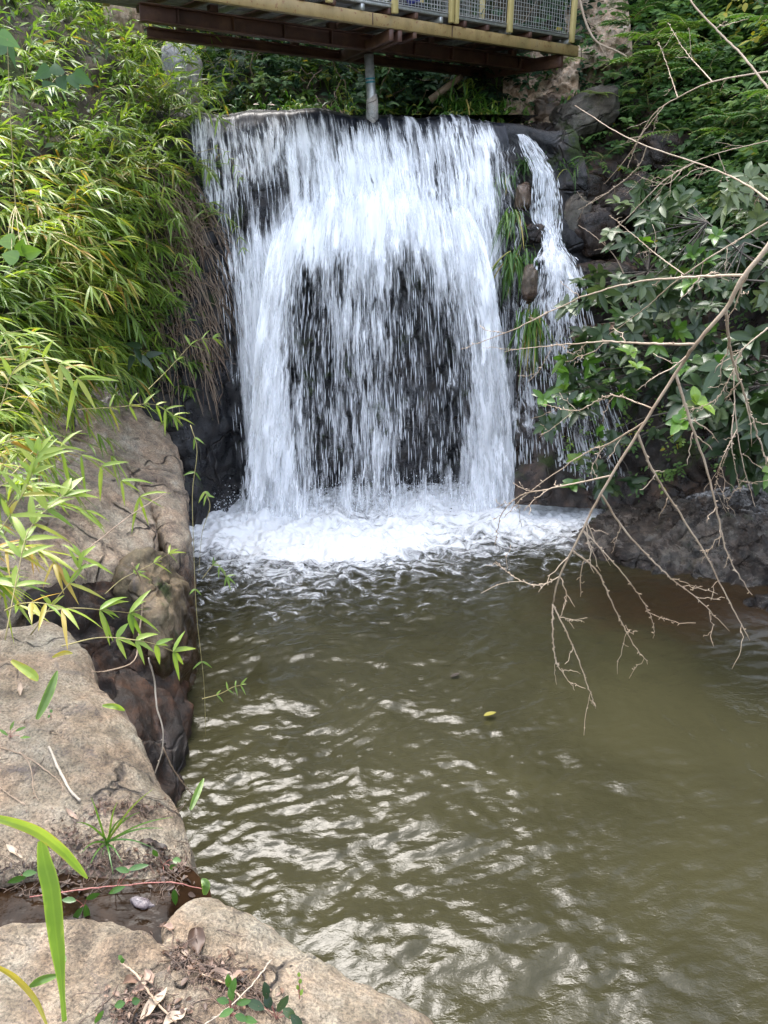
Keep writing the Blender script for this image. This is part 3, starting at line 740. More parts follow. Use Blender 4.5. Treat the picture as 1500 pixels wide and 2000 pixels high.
def out_px(pts):                     # (px, py, z)
    A = np.array(pts, float); return Pz(A[:, 0], A[:, 1], A[:, 2])
def flat_px(p): return out_px([(x - 14 * (x > 230), y, .9 + (z - .9) * .62) for x, y, z in p])
KW = dict(strata=.010, K=70, S=40, round_=.05, terr=.055, tdir=(.55, -.35, .75), tfreq=3.2, freq=.8, fine=.012)
R_FAR = ring_rock('rock_slab', flat_px([(-90, 905, 1.75), (40, 852, 1.72), (130, 862, 1.60), (215, 872, 1.42), (268, 930, 1.22), (305, 1000, 1.03), (308, 1062, .93), (240, 1092, 1.05), (150, 1112, 1.22), (60, 1137, 1.38), (-60, 1120, 1.55)]),
                  -.4, M['sand_rock'], 'smooth pale lower slab sloping to the pool, half under drooping bamboo leaves', inset=.10, bulge=.12, amp=.035, seed=401, N=240, **KW)
ring_rock('rock_slab', flat_px([(236, 688, 2.0), (270, 725, 1.8), (305, 780, 1.5), (345, 850, 1.16), (352, 885, 1.02), (290, 880, 1.25), (225, 868, 1.45), (140, 850, 1.65), (50, 838, 1.82), (60, 790, 1.95), (150, 735, 2.0)]),
                  -.4, M['sand_rock'], 'cracked upper slab of the pale ledge, leaning against the bamboo bank', inset=.05, bulge=.10, amp=.05, seed=402, N=220, **KW)
ring_rock('rock_slab', flat_px([(222, 880, 1.38), (290, 885, 1.22), (354, 890, .98), (362, 960, .88), (372, 1035, .74), (348, 1078, .72), (322, 1010, .92), (280, 935, 1.12)]),
                  -.4, M['sand_rock'], 'narrow rim slab at the outer corner of the pale ledge above the foam', inset=.05, bulge=.05, amp=.04, seed=403, N=180, **KW)
R_COL = ring_rock('rock_column', out_px([(225, 1100, 1.0), (285, 1070, 1.0), (335, 1088, .85), (350, 1160, .6), (336, 1240, .55), (305, 1215, .8), (280, 1160, .9)]),
                  -.4, M['column_rock'], 'ochre brown rock column dropping into the pool at the corner of the pale slab', inset=-.10, bulge=.06, amp=.05, seed=411, N=170, S=60, freq=1.2, strata=.012, terr=.07, tdir=(.9, -.5, .15), tfreq=3.5)
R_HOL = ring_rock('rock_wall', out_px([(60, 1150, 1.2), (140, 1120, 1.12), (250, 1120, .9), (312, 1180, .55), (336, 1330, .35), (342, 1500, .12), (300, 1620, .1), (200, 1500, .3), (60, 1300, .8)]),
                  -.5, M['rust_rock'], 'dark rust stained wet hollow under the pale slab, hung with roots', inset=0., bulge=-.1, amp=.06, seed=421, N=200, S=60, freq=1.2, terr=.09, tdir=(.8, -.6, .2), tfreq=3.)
R_MID = ring_rock('rock_slab', out_px([(-150, 1260, 1.50), (20, 1225, 1.42), (105, 1212, 1.40), (162, 1265, 1.36), (182, 1335, 1.32), (245, 1392, 1.28), (290, 1480, 1.24), (362, 1602, 1.18), (372, 1690, 1.16), (300, 1738, 1.2), (150, 1712, 1.26), (0, 1700, 1.32), (-200, 1720, 1.4), (-350, 1500, 1.5)]),
                  -.6, M['near_rock'], 'broad pale weathered slab carrying a pale stick and a grass tuft', inset=.06, bulge=.05, amp=.028, seed=431, N=300, K=90, S=50, round_=.06, fine=.009, terr=.022, tdir=(.8, .3, .5), tfreq=3.5)
R_BOT = ring_rock('rock_slab', out_px([(-300, 1830, 1.5), (-40, 1815, 1.48), (130, 1795, 1.47), (235, 1800, 1.46), (312, 1850, 1.42), (330, 1800, 1.40), (395, 1755, 1.36), (480, 1785, 1.34), (560, 1830, 1.33), (690, 1905, 1.31), (860, 2010, 1.30), (1000, 2300, 1.3), (600, 2900, 1.4), (-300, 2700, 1.5)]),
                  -.6, M['near_rock'], 'pale gritty slab under the photographer strewn with dead leaves and twigs', inset=.05, bulge=.06, amp=.018, seed=441, N=360, K=110, S=30, round_=.06, fine=.008, terr=.016, tdir=(.6, -.6, .5), tfreq=4.)
R_LED = ring_rock('rock_ledge', out_px([(1092, 1062, -.06), (1130, 1095, -.06), (1235, 1122, -.06), (1330, 1138, -.06), (1420, 1160, -.06), (1490, 1162, -.06), (1720, 1200, -.06), (1950, 1100, .1), (1750, 960, .2), (1420, 958, .1), (1260, 962, .05), (1175, 985, .0), (1120, 1030, -.03)]),
                  -.5, M['ledge_rock'], 'low wet cracked grey ledge with a moss patch beside the pool', bulge=.42, amp=.045, seed=451, N=300, K=110, S=12, facet=.0, freq=1.5, round_=.05, terr=.10, tdir=(.35, -.75, .7), tfreq=4.5, fine=.02)
ring_rock('rock', out_px([(1440, 1182, -.05), (1480, 1200, -.05), (1560, 1225, -.05), (1650, 1200, -.02), (1560, 1165, .02), (1480, 1165, .0)]), -.4, M['ledge_rock'],
          'small wet rock breaking the surface in front of the grey ledge', bulge=.10, amp=.04, seed=461, N=100, facet=.05, freq=1.5)

def boulder(px, py, d, sx, sy, sz, seed, mat, label, name='boulder', rot=0., facet=.10, amp=.14):
    """a rounded, faceted block of half-sizes sx, sy, sz"""
    n, m = 40, 64
    th = np.linspace(.02, np.pi - .02, n)[:, None]; ph = np.linspace(0, 2 * np.pi, m, endpoint=False)[None]
    U = np.stack(np.broadcast_arrays(np.sin(th) * np.cos(ph), np.sin(th) * np.sin(ph), np.cos(th)), -1)
    Q = np.sign(U) * np.abs(U) ** .75
    q = U * 1.3 + seed * 3.1
    d1, d2, cid = worley(q * 1.5, seed)
    h = 1 + amp * fbm(q, 4, seed) + facet * (cid - .5) - .5 * facet * (1 - sstep(0, .1, d2 - d1)) + .02 * fbm(q * 8, 2, seed + 2)
    xx = q @ np.array([.4, .3, 1.]) * 2.2 + .5 * fbm(q * 1.5, 3, seed + 4); fr_ = xx - np.floor(xx)
    h += .06 * (sstep(0, .2, fr_) * (1 - fr_) - .4) + .02 * fbm(q * 18, 2, seed + 6)
    V = Q * h[..., None] * (sx, sy, sz)
    V = V @ np.array(Matrix.Rotation(rot, 3, 'Y')).T + Pd(px, py, d)
    F = gridfaces(n, m, True); surf(name + str(seed), V, F)
    return tag(mesh(name, V, F, mat), label, name.replace('_', ' '))
boulder(1140, 225, 9.85, .42, .4, .26, 501, M['lichen_boulder'], 'large grey lichened boulder at the foot of the mortared stone wall', rot=-.5)
boulder(1022, 385, 8.75, .09, .11, .15, 502, M['boulder'], 'brown boulder with grass, splitting the narrow stream from the main fall')
boulder(1043, 455, 8.72, .12, .12, .11, 503, M['bank_rock'], 'wet brown step of rock where the narrow stream bends')
boulder(1034, 555, 8.4, .08, .10, .20, 504, M['boulder'], 'tall brown rock standing in the spread of the narrow stream')
boulder(985, 283, 9.45, .28, .3, .12, 505, M['boulder'], 'flat brown rock at the lip between the two streams')
boulder(1118, 432, 9.1, .17, .2, .30, 506, M['lichen_boulder'], 'pale buff rock face against which the narrow stream turns', rot=.35)
boulder(1160, 455, 9.1, .26, .25, .30, 507, M['bank_rock'], 'dark angular rock behind the pale buff rock face', rot=-.3)
boulder(1140, 372, 9.25, .34, .3, .2, 508, M['bank_rock'], 'dark brown overhanging rock above the bend of the narrow stream')
boulder(1225, 390, 9.0, .34, .3, .22, 509, M['bank_rock'], 'reddish brown rock with a wet shining face under the creepers', rot=-.6)
boulder(1200, 648, 8.45, .46, .3, .09, 510, M['boulder'], 'flat reddish brown rock just above the glossy shrub', rot=-.1)
boulder(1180, 545, 8.9, .4, .3, .2, 511, M['bank_rock'], 'dark rock shelf beside the spreading foot of the narrow stream')
boulder(1300, 300, 9.3, .4, .3, .25, 512, M['bank_rock'], 'brown rock poking out among the creepers')
boulder(1085, 215, 10.2, .3, .25, .2, 513, M['boulder'], 'mossy brown stone under the end of the footbridge')
# trickle of water in the crack between the two near slabs
A = np.array([[(-200, 1705, 1.26), (-200, 1840, 1.26)], [(60, 1700, 1.26), (60, 1830, 1.26)], [(200, 1715, 1.26), (200, 1830, 1.26)], [(300, 1715, 1.255), (305, 1860, 1.255)], [(360, 1690, 1.24), (350, 1830, 1.24)], [(410, 1735, 1.20), (420, 1790, 1.2)]], float)
P = patch(Pz(A[..., 0], A[..., 1], A[..., 2]), 80, 24); P[..., 2] += .002 * fbm(P * 9, 3, 61)
t = NT('crevice_water'); p = t.pos()
M['trickle'] = t.done(t.bsdf(Base_Color=t.ramp(t.noise(p, 6, 4, .6), [(.35, (.006, .0035, .002)), (.65, (.022, .012, .006))]), Roughness=.05, IOR=1.33, Specular_IOR_Level=.1, Normal=t.bump(t.noise(p, 22, 3, .5), .12, .01)))
tag(mesh('trickle_water', P, gridfaces(80, 24), M['trickle']), 'brown trickle of water in the crack between the near slabs', 'water', kind='structure')
surf('trickle', P, gridfaces(80, 24))
P2 = P.copy(); P2[..., 2] -= .03 + .02 * np.abs(fbm(P2 * 12, 3, 65)); 
tag(mesh('creek_bed', P2, gridfaces(80, 24), M['rust_rock']), 'muddy bed of the trickle', 'bed', kind='structure')
# ------------------------------------------------------------------ footbridge
t = NT('yellow_painted_steel'); p = t.pos(); nz = t.noise(t.mapping(p, (1, 1, .35)), 5, 6, .7); n2 = t.noise(p, 26, 4, .65)
c = t.ramp(nz, [(.3, (.17, .12, .045)), (.55, (.27, .19, .075)), (.75, (.22, .17, .09))])
c = t.mix(t.step(n2, .56, .70), c, (.16, .062, .022)); c = t.mix(t.math('MULTIPLY', t.step(t.noise(p, 2.1, 4), .55, .7), .5), c, (.12, .125, .05))
M['yellow'] = t.done(t.bsdf(Base_Color=c, Roughness=.55, Normal=t.bump(n2, .2, .004)))
t = NT('red_oxide_steel'); p = t.pos(); nz = t.noise(p, 4, 6, .7)
c = t.ramp(nz, [(.3, (.04, .017, .011)), (.5, (.065, .027, .017)), (.7, (.12, .06, .03))])
M['oxide'] = t.done(t.bsdf(Base_Color=c, Roughness=.6, Normal=t.bump(t.noise(p, 40, 3), .2, .004)))
t = NT('cream_post_paint'); p = t.pos(); nz = t.noise(t.mapping(p, (1, 1, .3)), 9, 5, .65)
M['cream'] = t.done(t.bsdf(Base_Color=t.ramp(nz, [(.3, (.36, .28, .10)), (.6, (.50, .41, .18)), (.78, (.34, .24, .10))]), Roughness=.5))
t = NT('galvanised_steel'); p = t.pos()
M['galv'] = t.done(t.bsdf(Base_Color=t.ramp(t.noise(p, 30, 4), [(.3, (.28, .29, .28)), (.7, (.46, .47, .46))]), Metallic=.7, Roughness=.42))
t = NT('grey_deck_boards'); p = t.pos()
M['deck'] = t.done(t.bsdf(Base_Color=t.ramp(t.noise(t.mapping(p, (.6, 3, 3)), 6, 5, .7), [(.3, (.09, .085, .08)), (.7, (.22, .21, .2))]), Roughness=.8))
t = NT('teal_tape'); M['tape'] = t.done(t.bsdf(Base_Color=(.01, .16, .2, 1), Roughness=.35))
U_ = nrm(np.array([.798, .603, 0])); N_ = np.array([-U_[1], U_[0], 0]); R0 = np.array([.103, 9.0, 0]); ZB = 5.04
def B(s, w, z): return R0 + U_ * s + N_ * w + np.array([0, 0, z])
def s_at(px, w, z):
    ss = np.linspace(-9, 9, 4001); P = R0 + ss[:, None] * U_ + N_ * w + np.array([0, 0, z]); x, _ = proj(P)
    return ss[np.argmin(np.abs(x - px) + 1e4 * ((P[:, 1] * CP) < .5))]
S1 = s_at(1118, 0, ZB); S0 = s_at(272, .66, ZB); LEN = S1 - S0; SM = (S0 + S1) / 2
br = empty('footbridge', B(SM, .74, ZB - .1), 'yellow and rust red steel footbridge with wire mesh railings over the falls', 'footbridge')
def bpart(name, mat, build, parent=br):
    g = Geo(); build(g); return g.build(name, mat, parent)
def channel(g, w, z0, z1, a0, a1, face=-1, fl=.06):
    h = z1 - z0; c = B((a0 + a1) / 2, w, (z0 + z1) / 2); L = a1 - a0
    box(g, c, L, .012, h, U_); box(g, B((a0 + a1) / 2, w - face * (fl / 2 + .006), z0 + .006), L, fl, .012, U_); box(g, B((a0 + a1) / 2, w - face * (fl / 2 + .006), z1 - .006), L, fl, .012, U_)
fb = bpart('front_beam', M['yellow'], lambda g: channel(g, 0, ZB, ZB + .11, S0 - .5, S1 + .1, -1))
for q, px_ in enumerate((727, 1072 - 190)):
    s = s_at(px_, 0, ZB); bpart('weld_seam', M['oxide'], lambda g: box(g, B(s, -.008, ZB + .055), .012, .006, .10, U_), fb)
def ibeam(g, w, z0, z1, a0, a1, fl=.11):
    c = (a0 + a1) / 2; L = a1 - a0
    box(g, B(c, w, (z0 + z1) / 2), L, .012, z1 - z0 - .026, U_); box(g, B(c, w, z0 + .007), L, fl, .012, U_); box(g, B(c, w, z1 - .007), L, fl, .012, U_)
mb = bpart('middle_beam', M['oxide'], lambda g: ibeam(g, .66, ZB - .10, ZB + .05, S0, S1))
for k in range(9):
    s = S0 + .35 + k * (LEN - .6) / 8; bpart('stiffener', M['oxide'], lambda g: box(g, B(s, .628, ZB - .025), .012, .05, .12, U_), mb)
SR = s_at(288, 1.40, ZB - .1)
bpart('rear_beam', M['oxide'], lambda g: ibeam(g, 1.40, ZB - .10, ZB + .0, SR, S1 - .15))
def cross(s):
    def f(g):
        ax = B(s + .34, 1.42, 0) - B(s, 0, 0)
        for ds in (-.055, .055): box(g, B(s + .17 + ds, .71, ZB - .055), 1.46, .05, .10, ax)
        box(g, B(s + .30, .20, ZB - .02), .40, .045, .07, ax)
    return f
bpart('cross_beam', M['oxide'], cross(0.02)); bpart('end_beam', M['oxide'], lambda g: box(g, B(S1 - .14, .72, ZB - .055), 1.36, .06, .14, N_))
for k in range(int(LEN / .335)):
    s = S1 - .1 - k * .335
    bpart('joist', M['oxide'] if k % 3 else M['galv'], lambda g: (box(g, B(s, .70, ZB + .139), 1.46, .045, .055, N_)))
for w_, z_ in ((.66, .081), (1.40, .056)):
    for k in range(int((S1 - .35 - (S0 if w_ < 1 else SR)) / 1.34) + 1): bpart('packer', M['oxide'], lambda g: box(g, B(S1 - .35 - k * 1.34, w_, ZB + z_), .08, .08, .058 if w_ < 1 else .108, U_))
bpart('deck', M['deck'], lambda g: [box(g, B(SM - .1 + 0, .045 + k * .128, ZB + .181), LEN + .4, .12, .026, U_) for k in range(12)])
bpart('deck_edge', M['galv'], lambda g: (box(g, B(SM - .1, -.028, ZB + .184), LEN + .4, .01, .030, U_), box(g, B(SM - .1, -.022, ZB + .203), LEN + .4, .05, .008, U_)))
TOP = ZB + 1.35
posts = [s_at(x, 0, ZB + .3) for x in (1112, 990, 880, 765)]; d_ = posts[2] - posts[3]
while posts[-1] - d_ > S0: posts.append(posts[-1] - d_)
for k, s in enumerate(posts):
    bpart('railing_post', M['cream'], lambda g: (box(g, B(s, 0.0 - .055 * (k != 99), (ZB + .12 + TOP) / 2), .062, .045, TOP - ZB - .12, U_)) if k != 2 else
          (box(g, B(s - .035, -.055, (ZB + .12 + TOP) / 2), .05, .045, TOP - ZB - .12, U_), box(g, B(s + .035, -.055, (ZB + .12 + TOP) / 2), .05, .045, TOP - ZB - .12, U_)))
    bpart('railing_post', M['cream'], lambda g: box(g, B(s, 1.5, (ZB + .15 + TOP) / 2), .062, .045, TOP - ZB - .15, U_))
for w in (-.055, 1.5): bpart('handrail', M['cream'], lambda g: box(g, B(SM, w, TOP + .03), LEN + .4, .07, .05, U_))
def meshpanel(w, a0, a1):
    def f(g):
        r_ = np.random.default_rng(int(abs(a0) * 100)); x = a0
        while x < a1:
            tube(g, [B(x + .004 * r_.normal(), w + .004 * r_.normal(), ZB + .212), B(x + .006 * r_.normal(), w + .01 * r_.normal(), ZB + .8), B(x, w, TOP)], .0022, 4, False); x += .042
        z = ZB + .225
        while z < TOP:
            tube(g, [B(a0, w + .004, z + .004 * r_.normal()), B((a0 + a1) / 2, w + .012 * r_.normal(), z + .006 * r_.normal()), B(a1, w + .004, z)], .0022, 4, False); z += .042
    return f
for k in range(len(posts) - 1):
    bpart('mesh_panel', M['galv'], meshpanel(-.02, posts[k + 1] + .035, posts[k] - .035)); bpart('mesh_panel', M['galv'], meshpanel(1.47, posts[k + 1] + .035, posts[k] - .035))
pb = Pz(727, 217, 4.40) * 0 + PY(727, 217, 9.75)
pl = bpart('support_pole', M['galv'], lambda g: tube(g, [pb + (0, 0, -.25), pb, B(0.22, .74, ZB - .115)], .052, 20))
pt_ = B(0.22, .74, ZB - .115); 
for zf in (.56, .50): bpart('tape_band', M['tape'], lambda g: tube(g, [pb + (pt_ - pb) * zf, pb + (pt_ - pb) * (zf + .028)], .0535, 20, True), pl)
bpart('pole_footing', M['grey_pier'], lambda g: tube(g, [pb + (0, 0, -.2), pb + (0, 0, .10), pb + (0, 0, .17)], [.075, .066, .054], 14), pl)

# person on the bridge, of whom the photograph shows the navy trouser legs through the mesh
def cloth(name, c, r=.8):
    t = NT(name); p = t.pos(); return t.done(t.bsdf(Base_Color=t.mix(t.noise(p, 60, 3), tuple(x * .8 for x in c), tuple(x * 1.2 for x in c)), Roughness=r, Normal=t.bump(t.noise(p, 14, 4), .5, .02)))
M['navy'] = cloth('navy_trouser_cloth', (.02, .028, .20)); M['shirt'] = cloth('grey_shirt_cloth', (.2, .21, .22)); M['skin'] = cloth('skin', (.32, .19, .13), .5); M['shoe'] = cloth('dark_shoe', (.02, .02, .022)); M['hair'] = cloth('dark_hair', (.012, .01, .009))
ps = s_at(794, .12, ZB + .35); PO = B(ps, .14, ZB + .196)
def skinmesh(name, verts, edges, radii, mat, parent, root=0, lvl=2):
    me = bpy.data.meshes.new(name); me.from_pydata([tuple(v) for v in verts], edges, []); o = bpy.data.objects.new(name, me); COL.objects.link(o); o.parent = parent
    o.modifiers.new('skin', 'SKIN').use_smooth_shade = True
    for v, r in zip(me.skin_vertices[0].data, radii): v.radius = r if isinstance(r, tuple) else (r, r)
    me.skin_vertices[0].data[root].use_root = True
    s = o.modifiers.new('sub', 'SUBSURF'); s.levels = s.render_levels = lvl; me.materials.append(mat); return o
def fr(a, b, z): return tuple(U_ * a + N_ * b + np.array([0, 0, z]))
pe = empty('person', PO, 'person in navy blue trousers standing behind the wire mesh of the footbridge', 'person')
vb = [fr(0, 0, .98), fr(0, 0, 1.12), fr(0, .01, 1.28), fr(0, .01, 1.42), fr(0, 0, 1.50), fr(0, -.01, 1.56), fr(0, -.02, 1.64), fr(0, -.02, 1.73),
      fr(.18, 0, 1.41), fr(.24, 0, 1.14), fr(.22, -.12, .92), fr(.21, -.17, .85), fr(-.18, 0, 1.41), fr(-.24, 0, 1.14), fr(-.22, -.12, .92), fr(-.21, -.17, .85),
      fr(.09, 0, .90), fr(.10, 0, .5), fr(.10, .02, .09), fr(-.09, 0, .90), fr(-.10, 0, .5), fr(-.10, .02, .09)]
eb = [(0, 1), (1, 2), (2, 3), (3, 4), (4, 5), (5, 6), (6, 7), (3, 8), (8, 9), (9, 10), (10, 11), (3, 12), (12, 13), (13, 14), (14, 15), (0, 16), (16, 17), (17, 18), (0, 19), (19, 20), (20, 21)]
rb = [(.15, .10), (.14, .10), (.15, .10), (.14, .09), .055, .06, (.085, .10), (.06, .07), .06, .045, .034, .03, .06, .045, .034, .03, .085, .06, .045, .085, .06, .045]
body = skinmesh('body', vb, eb, rb, M['skin'], pe)
for sgn in (1, -1):
    h0 = np.array(fr(.21 * sgn, -.17, .85))
    hv = [tuple(h0), tuple(h0 + (0, 0, -.05) - .02 * N_)]; he = [(0, 1)]; hr = [(.028, .02), (.036, .018)]
    for k, (a, l) in enumerate(((-.028, .065), (-.010, .078), (.010, .072), (.028, .056))):
        b0 = h0 + U_ * a + (0, 0, -.085) - .03 * N_; i = len(hv)
        hv += [tuple(b0), tuple(b0 + (0, 0, -l * .5) - .012 * N_), tuple(b0 + (0, 0, -l * .9) - .035 * N_)]; he += [(1, i), (i, i + 1), (i + 1, i + 2)]; hr += [.0095, .0085, .007]
    b0 = h0 - N_ * .045 + (0, 0, -.03) + U_ * -.02 * sgn; i = len(hv); hv += [tuple(b0), tuple(b0 - N_ * .02 + (0, 0, -.035))]; he += [(0, i), (i, i + 1)]; hr += [.011, .008]
    skinmesh('hand', hv, he, hr, M['skin'], pe)
skinmesh('trousers', [fr(0, 0, 1.0), fr(0, 0, .92), fr(.095, 0, .84), fr(.105, 0, .45), fr(.11, .01, .05), fr(-.095, 0, .84), fr(-.105, 0, .45), fr(-.11, .01, .05)], [(0, 1), (1, 2), (2, 3), (3, 4), (1, 5), (5, 6), (6, 7)],
         [(.165, .12), (.17, .12), .105, .085, .085, .105, .085, .085], M['navy'], pe)
skinmesh('shirt', [fr(0, 0, 1.0), fr(0, 0, 1.2), fr(0, .01, 1.41), fr(0, .01, 1.46), fr(.19, 0, 1.40), fr(.24, 0, 1.2), fr(-.19, 0, 1.40), fr(-.24, 0, 1.2)], [(0, 1), (1, 2), (2, 3), (2, 4), (4, 5), (2, 6), (6, 7)],
         [(.17, .12), (.165, .12), (.16, .11), .075, .075, .06, .075, .06], M['shirt'], pe)
for sgn in (1, -1): skinmesh('shoe', [fr(.11 * sgn, .05, .045), fr(.11 * sgn, -.08, .045), fr(.115 * sgn, -.16, .035)], [(0, 1), (1, 2)], [.045, .045, .032], M['shoe'], pe)
skinmesh('hair', [fr(0, .02, 1.66), fr(0, 0.0, 1.745), fr(0, .05, 1.70)], [(0, 1), (1, 2)], [(.08, .07), (.075, .085), .06], M['hair'], pe)

# ------------------------------------------------------------------ stone work at both ends
def rubble_wall(name, corners, nu, nv, size, mat, label, seed, depth=.25):
    """corners: 4 world points (lower left, lower right, upper right, upper left); stones bedded in mortar, one mesh"""
    A = np.array(corners); r_ = np.random.default_rng(seed)
    n, m = 150, 150; v = np.linspace(0, 1, n)[:, None, None]; u = np.linspace(0, 1, m)[None, :, None]
    V = (A[0] * (1 - u) + A[1] * u) * (1 - v) + (A[3] * (1 - u) + A[2] * u) * v
    Nn = nrm(np.cross(A[1] - A[0], A[3] - A[0])); Nn = Nn if Nn @ (CAM - A[0]) > 0 else -Nn
    q = V / size + .35 * fbm(V * 5, 2, seed)[..., None]
    d1, d2, cid = worley(q * (1, 1, 1.25), seed); e = d2 - d1
    h = .08 * sstep(.03, .32, e) * (.4 + .9 * cid) + .03 * fbm(V * 9, 4, seed + 3) + .012 * fbm(V * 28, 2, seed + 5) + .12 * fbm(V * 1.2, 2, seed + 8)
    V = V + Nn * h[..., None]
    back = V - Nn * depth; F = gridfaces(n, m); k = n * m
    rim = np.concatenate([np.arange(m), np.arange(1, n) * m + m - 1, (n - 1) * m + np.arange(m - 2, -1, -1), np.arange(n - 2, 0, -1) * m])
    F2 = np.stack([rim, np.roll(rim, -1), np.roll(rim, -1) + k, rim + k], -1)
    o = mesh(name, np.concatenate([V.reshape(-1, 3), back.reshape(-1, 3)]), [F, F[:, ::-1] + k, F2], mat); surf(name + str(seed), V, F)
    return tag(o, label, 'wall')
rubble_wall('stone_wall', [Pd(985, 275, 10.2), Pd(1125, 255, 9.9), Pd(1135, 90, 10.0), Pd(985, 120, 10.8)], 7, 7, .30, M['mortar_wall'], 'mortared rubble wall carrying the far end of the footbridge', 601)
rubble_wall('stone_wall', [Pd(1100, 150, 10.3), Pd(1235, 120, 10.1), Pd(1225, -10, 10.6), Pd(1105, 0, 10.8)], 5, 5, .42, M['mortar_wall'], 'wall of larger pale stones rising beside the last railing post', 602)
boulder(358, 150, 9.3, .23, .25, .46, 611, M['grey_pier'], 'weathered grey mortared pier half hidden by bamboo under the bridge', name='stone_pier', facet=.12, amp=.2)
boulder(243, 22, 9.6, .22, .3, .36, 612, M['mortar_wall'], 'tan stone end of the wall where the footbridge meets the bamboo bank', name='stone_pier', facet=.08, amp=.1)
g = Geo(); c0 = Pd(300, 38, 9.0); c1 = Pd(362, 46, 9.0); box(g, (c0 + c1) / 2, .42, .2, .055, c1 - c0)
tag(g.build('concrete_slab', M['grey_pier']), 'short pale concrete slab under the near end of the footbridge', 'slab')
# ------------------------------------------------------------------ bamboo
rp = np.random.default_rng(77)
def rv(n, s=1.): return rp.normal(0, s, (n, 3))
def bamboo_spray(gl, gs, base, out, length, sag=.45, nodes=6, L=.2, W=.024, tint=.55, per=3, r0=.0035, start=.25):
    """an arching leafy stem"""
    out = nrm(np.asarray(out, float)); t_ = np.linspace(0, 1, 9); P = base + out * length * t_[:, None]; P[:, 2] -= sag * length * t_ ** 2
    side = nrm(np.cross(out, (0, 0, 1)) + 1e-6); P += side * (.06 * length * rp.normal() * t_ ** 2)[:, None]
    tube(gs, P, np.linspace(r0, r0 * .35, 9), 4, False)
    for k in range(nodes):
        f = start + (1 - start) * k / max(1, nodes - 1); i = f * 8; i0 = min(int(i), 7); p = P[i0] + (P[i0 + 1] - P[i0]) * (i - i0); tg = nrm(P[i0 + 1] - P[i0])
        n_ = per + (2 if k == nodes - 1 else 0) + rp.integers(0, 2)
        ang = rp.uniform(-1.15, 1.15, n_); d = tg * np.cos(ang)[:, None] + side * np.sin(ang)[:, None] + rv(n_, .22) + np.array([0, 0, -.12])
        l = L * rp.uniform(.6, 1.15, n_)
        leaves(gl, np.repeat(p[None], n_, 0), d, np.array([0, 0, 1.]) + rv(n_, .35), l, W * rp.uniform(.75, 1.2, n_) * (l / L) ** .4, LANCE, rp.uniform(.1, .5, n_), rp.uniform(.12, .5, n_),
               np.clip(tint + rp.normal(0, .13, n_) + .35 * (rp.random(n_) < .05), 0, 1))

def pts_on(V, N, k, cond):
    """k random vertices of a surface, weighted by area, that meet cond(px, py)"""
    a = np.linalg.norm(np.cross(np.gradient(V, axis=0), np.gradient(V, axis=1)), axis=-1)
    px, py = proj(V); w = a * cond(px, py); w = (w / w.sum()).ravel(); i = rp.choice(len(w), k, p=w)
    return V.reshape(-1, 3)[i] + rv(k, .04), N.reshape(-1, 3)[i], px.ravel()[i], py.ravel()[i]
def facing(N, V): return N * np.sign(np.sum(N * (CAM - V), -1, keepdims=True))

LBN = facing(LBN, LBV)
gl, gs = Geo(), Geo()
dens = lambda px, py: ((px > -260) & (px < 470) & (py > -130) & (py < 860)) * (.35 + .65 * (py > 250)) * (1 - .88 * ((px > 290) & (py > 400)))
B_, N__, PX_, PY_ = pts_on(LBV, LBN, 900, dens)
for b, no, x, y in zip(B_, N__, PX_, PY_):
    d = float(np.linalg.norm(b - CAM)); out = no * rp.uniform(.4, 1.) + np.array([.35, -.35, .55]) + rp.normal(0, .5, 3)
    big = rp.random() < .35
    hi = y < 330
    bamboo_spray(gl, gs, b - no * .05, out, rp.uniform(.3, .75) * (1.2 if big else .85), rp.uniform(.05, .55), rp.integers(4, 8), rp.uniform(.17, .27) * (.8 if hi else 1), .021,
                 np.clip(.52 + .10 * pn(np.array([[b[0] * 1.3, b[1], b[2] * 1.3]]), 3)[0] * 3 + (.10 if x < 250 and y > 330 else -.05) + rp.normal(0, .06), .1, .85), 3)
for q in range(46):                      # stems in front of the grey pier and the end of the bridge
    bamboo_spray(gl, gs, Pd(rp.uniform(235, 372), rp.uniform(95, 235), 8.6), np.array([rp.uniform(.1, .9), rp.normal(-.2, .3), rp.uniform(.3, 1.1)]), rp.uniform(.25, .5), rp.uniform(.2, .6), rp.integers(4, 7), rp.uniform(.14, .2), .019, rp.uniform(.4, .65), 2)
for q in range(30):                      # the growth along the top of the pale ledge, close to the path
    x, y = rp.uniform(-110, 40), rp.uniform(720, 1200); dq = np.interp(y, [720, 1200], [4.6, 2.9]) + rp.normal(0, .15)
    bamboo_spray(gl, gs, Pd(x, y, dq), np.array([rp.uniform(.2, .9), rp.normal(-.1, .4), rp.uniform(.3, 1.)]), rp.uniform(.25, .6), rp.uniform(.3, .8), rp.integers(4, 7), rp.uniform(.12, .18), .019, rp.uniform(.55, .85), 2)
bt = tag(gl.build('bamboo_thicket', M['bamboo']), 'dense thicket of yellow green bamboo leaves covering the steep bank', 'bamboo', kind='stuff')
gs.build('bamboo_stems', M['culm'], bt)
# darker small-leaved growth deeper in the thicket
gl = Geo(); B_, N__, PX_, PY_ = pts_on(LBV, LBN, 9000, lambda px, py: (px > -260) & (px < 480) & (py > -200) & (py < 860))
n_ = len(B_)
leaves(gl, B_ + N__ * rp.uniform(0, .22, n_)[:, None], rv(n_) + N__ * .5 + np.array([0, 0, -.2]), N__ + rv(n_, .5), rp.uniform(.06, .13, n_), rp.uniform(.02, .045, n_), DIAM, .2, .2, rp.uniform(.05, .6, n_))
tag(gl.build('bank_undergrowth', M['bamboo']), 'dark mixed undergrowth between the bamboo stems', 'undergrowth', kind='stuff')
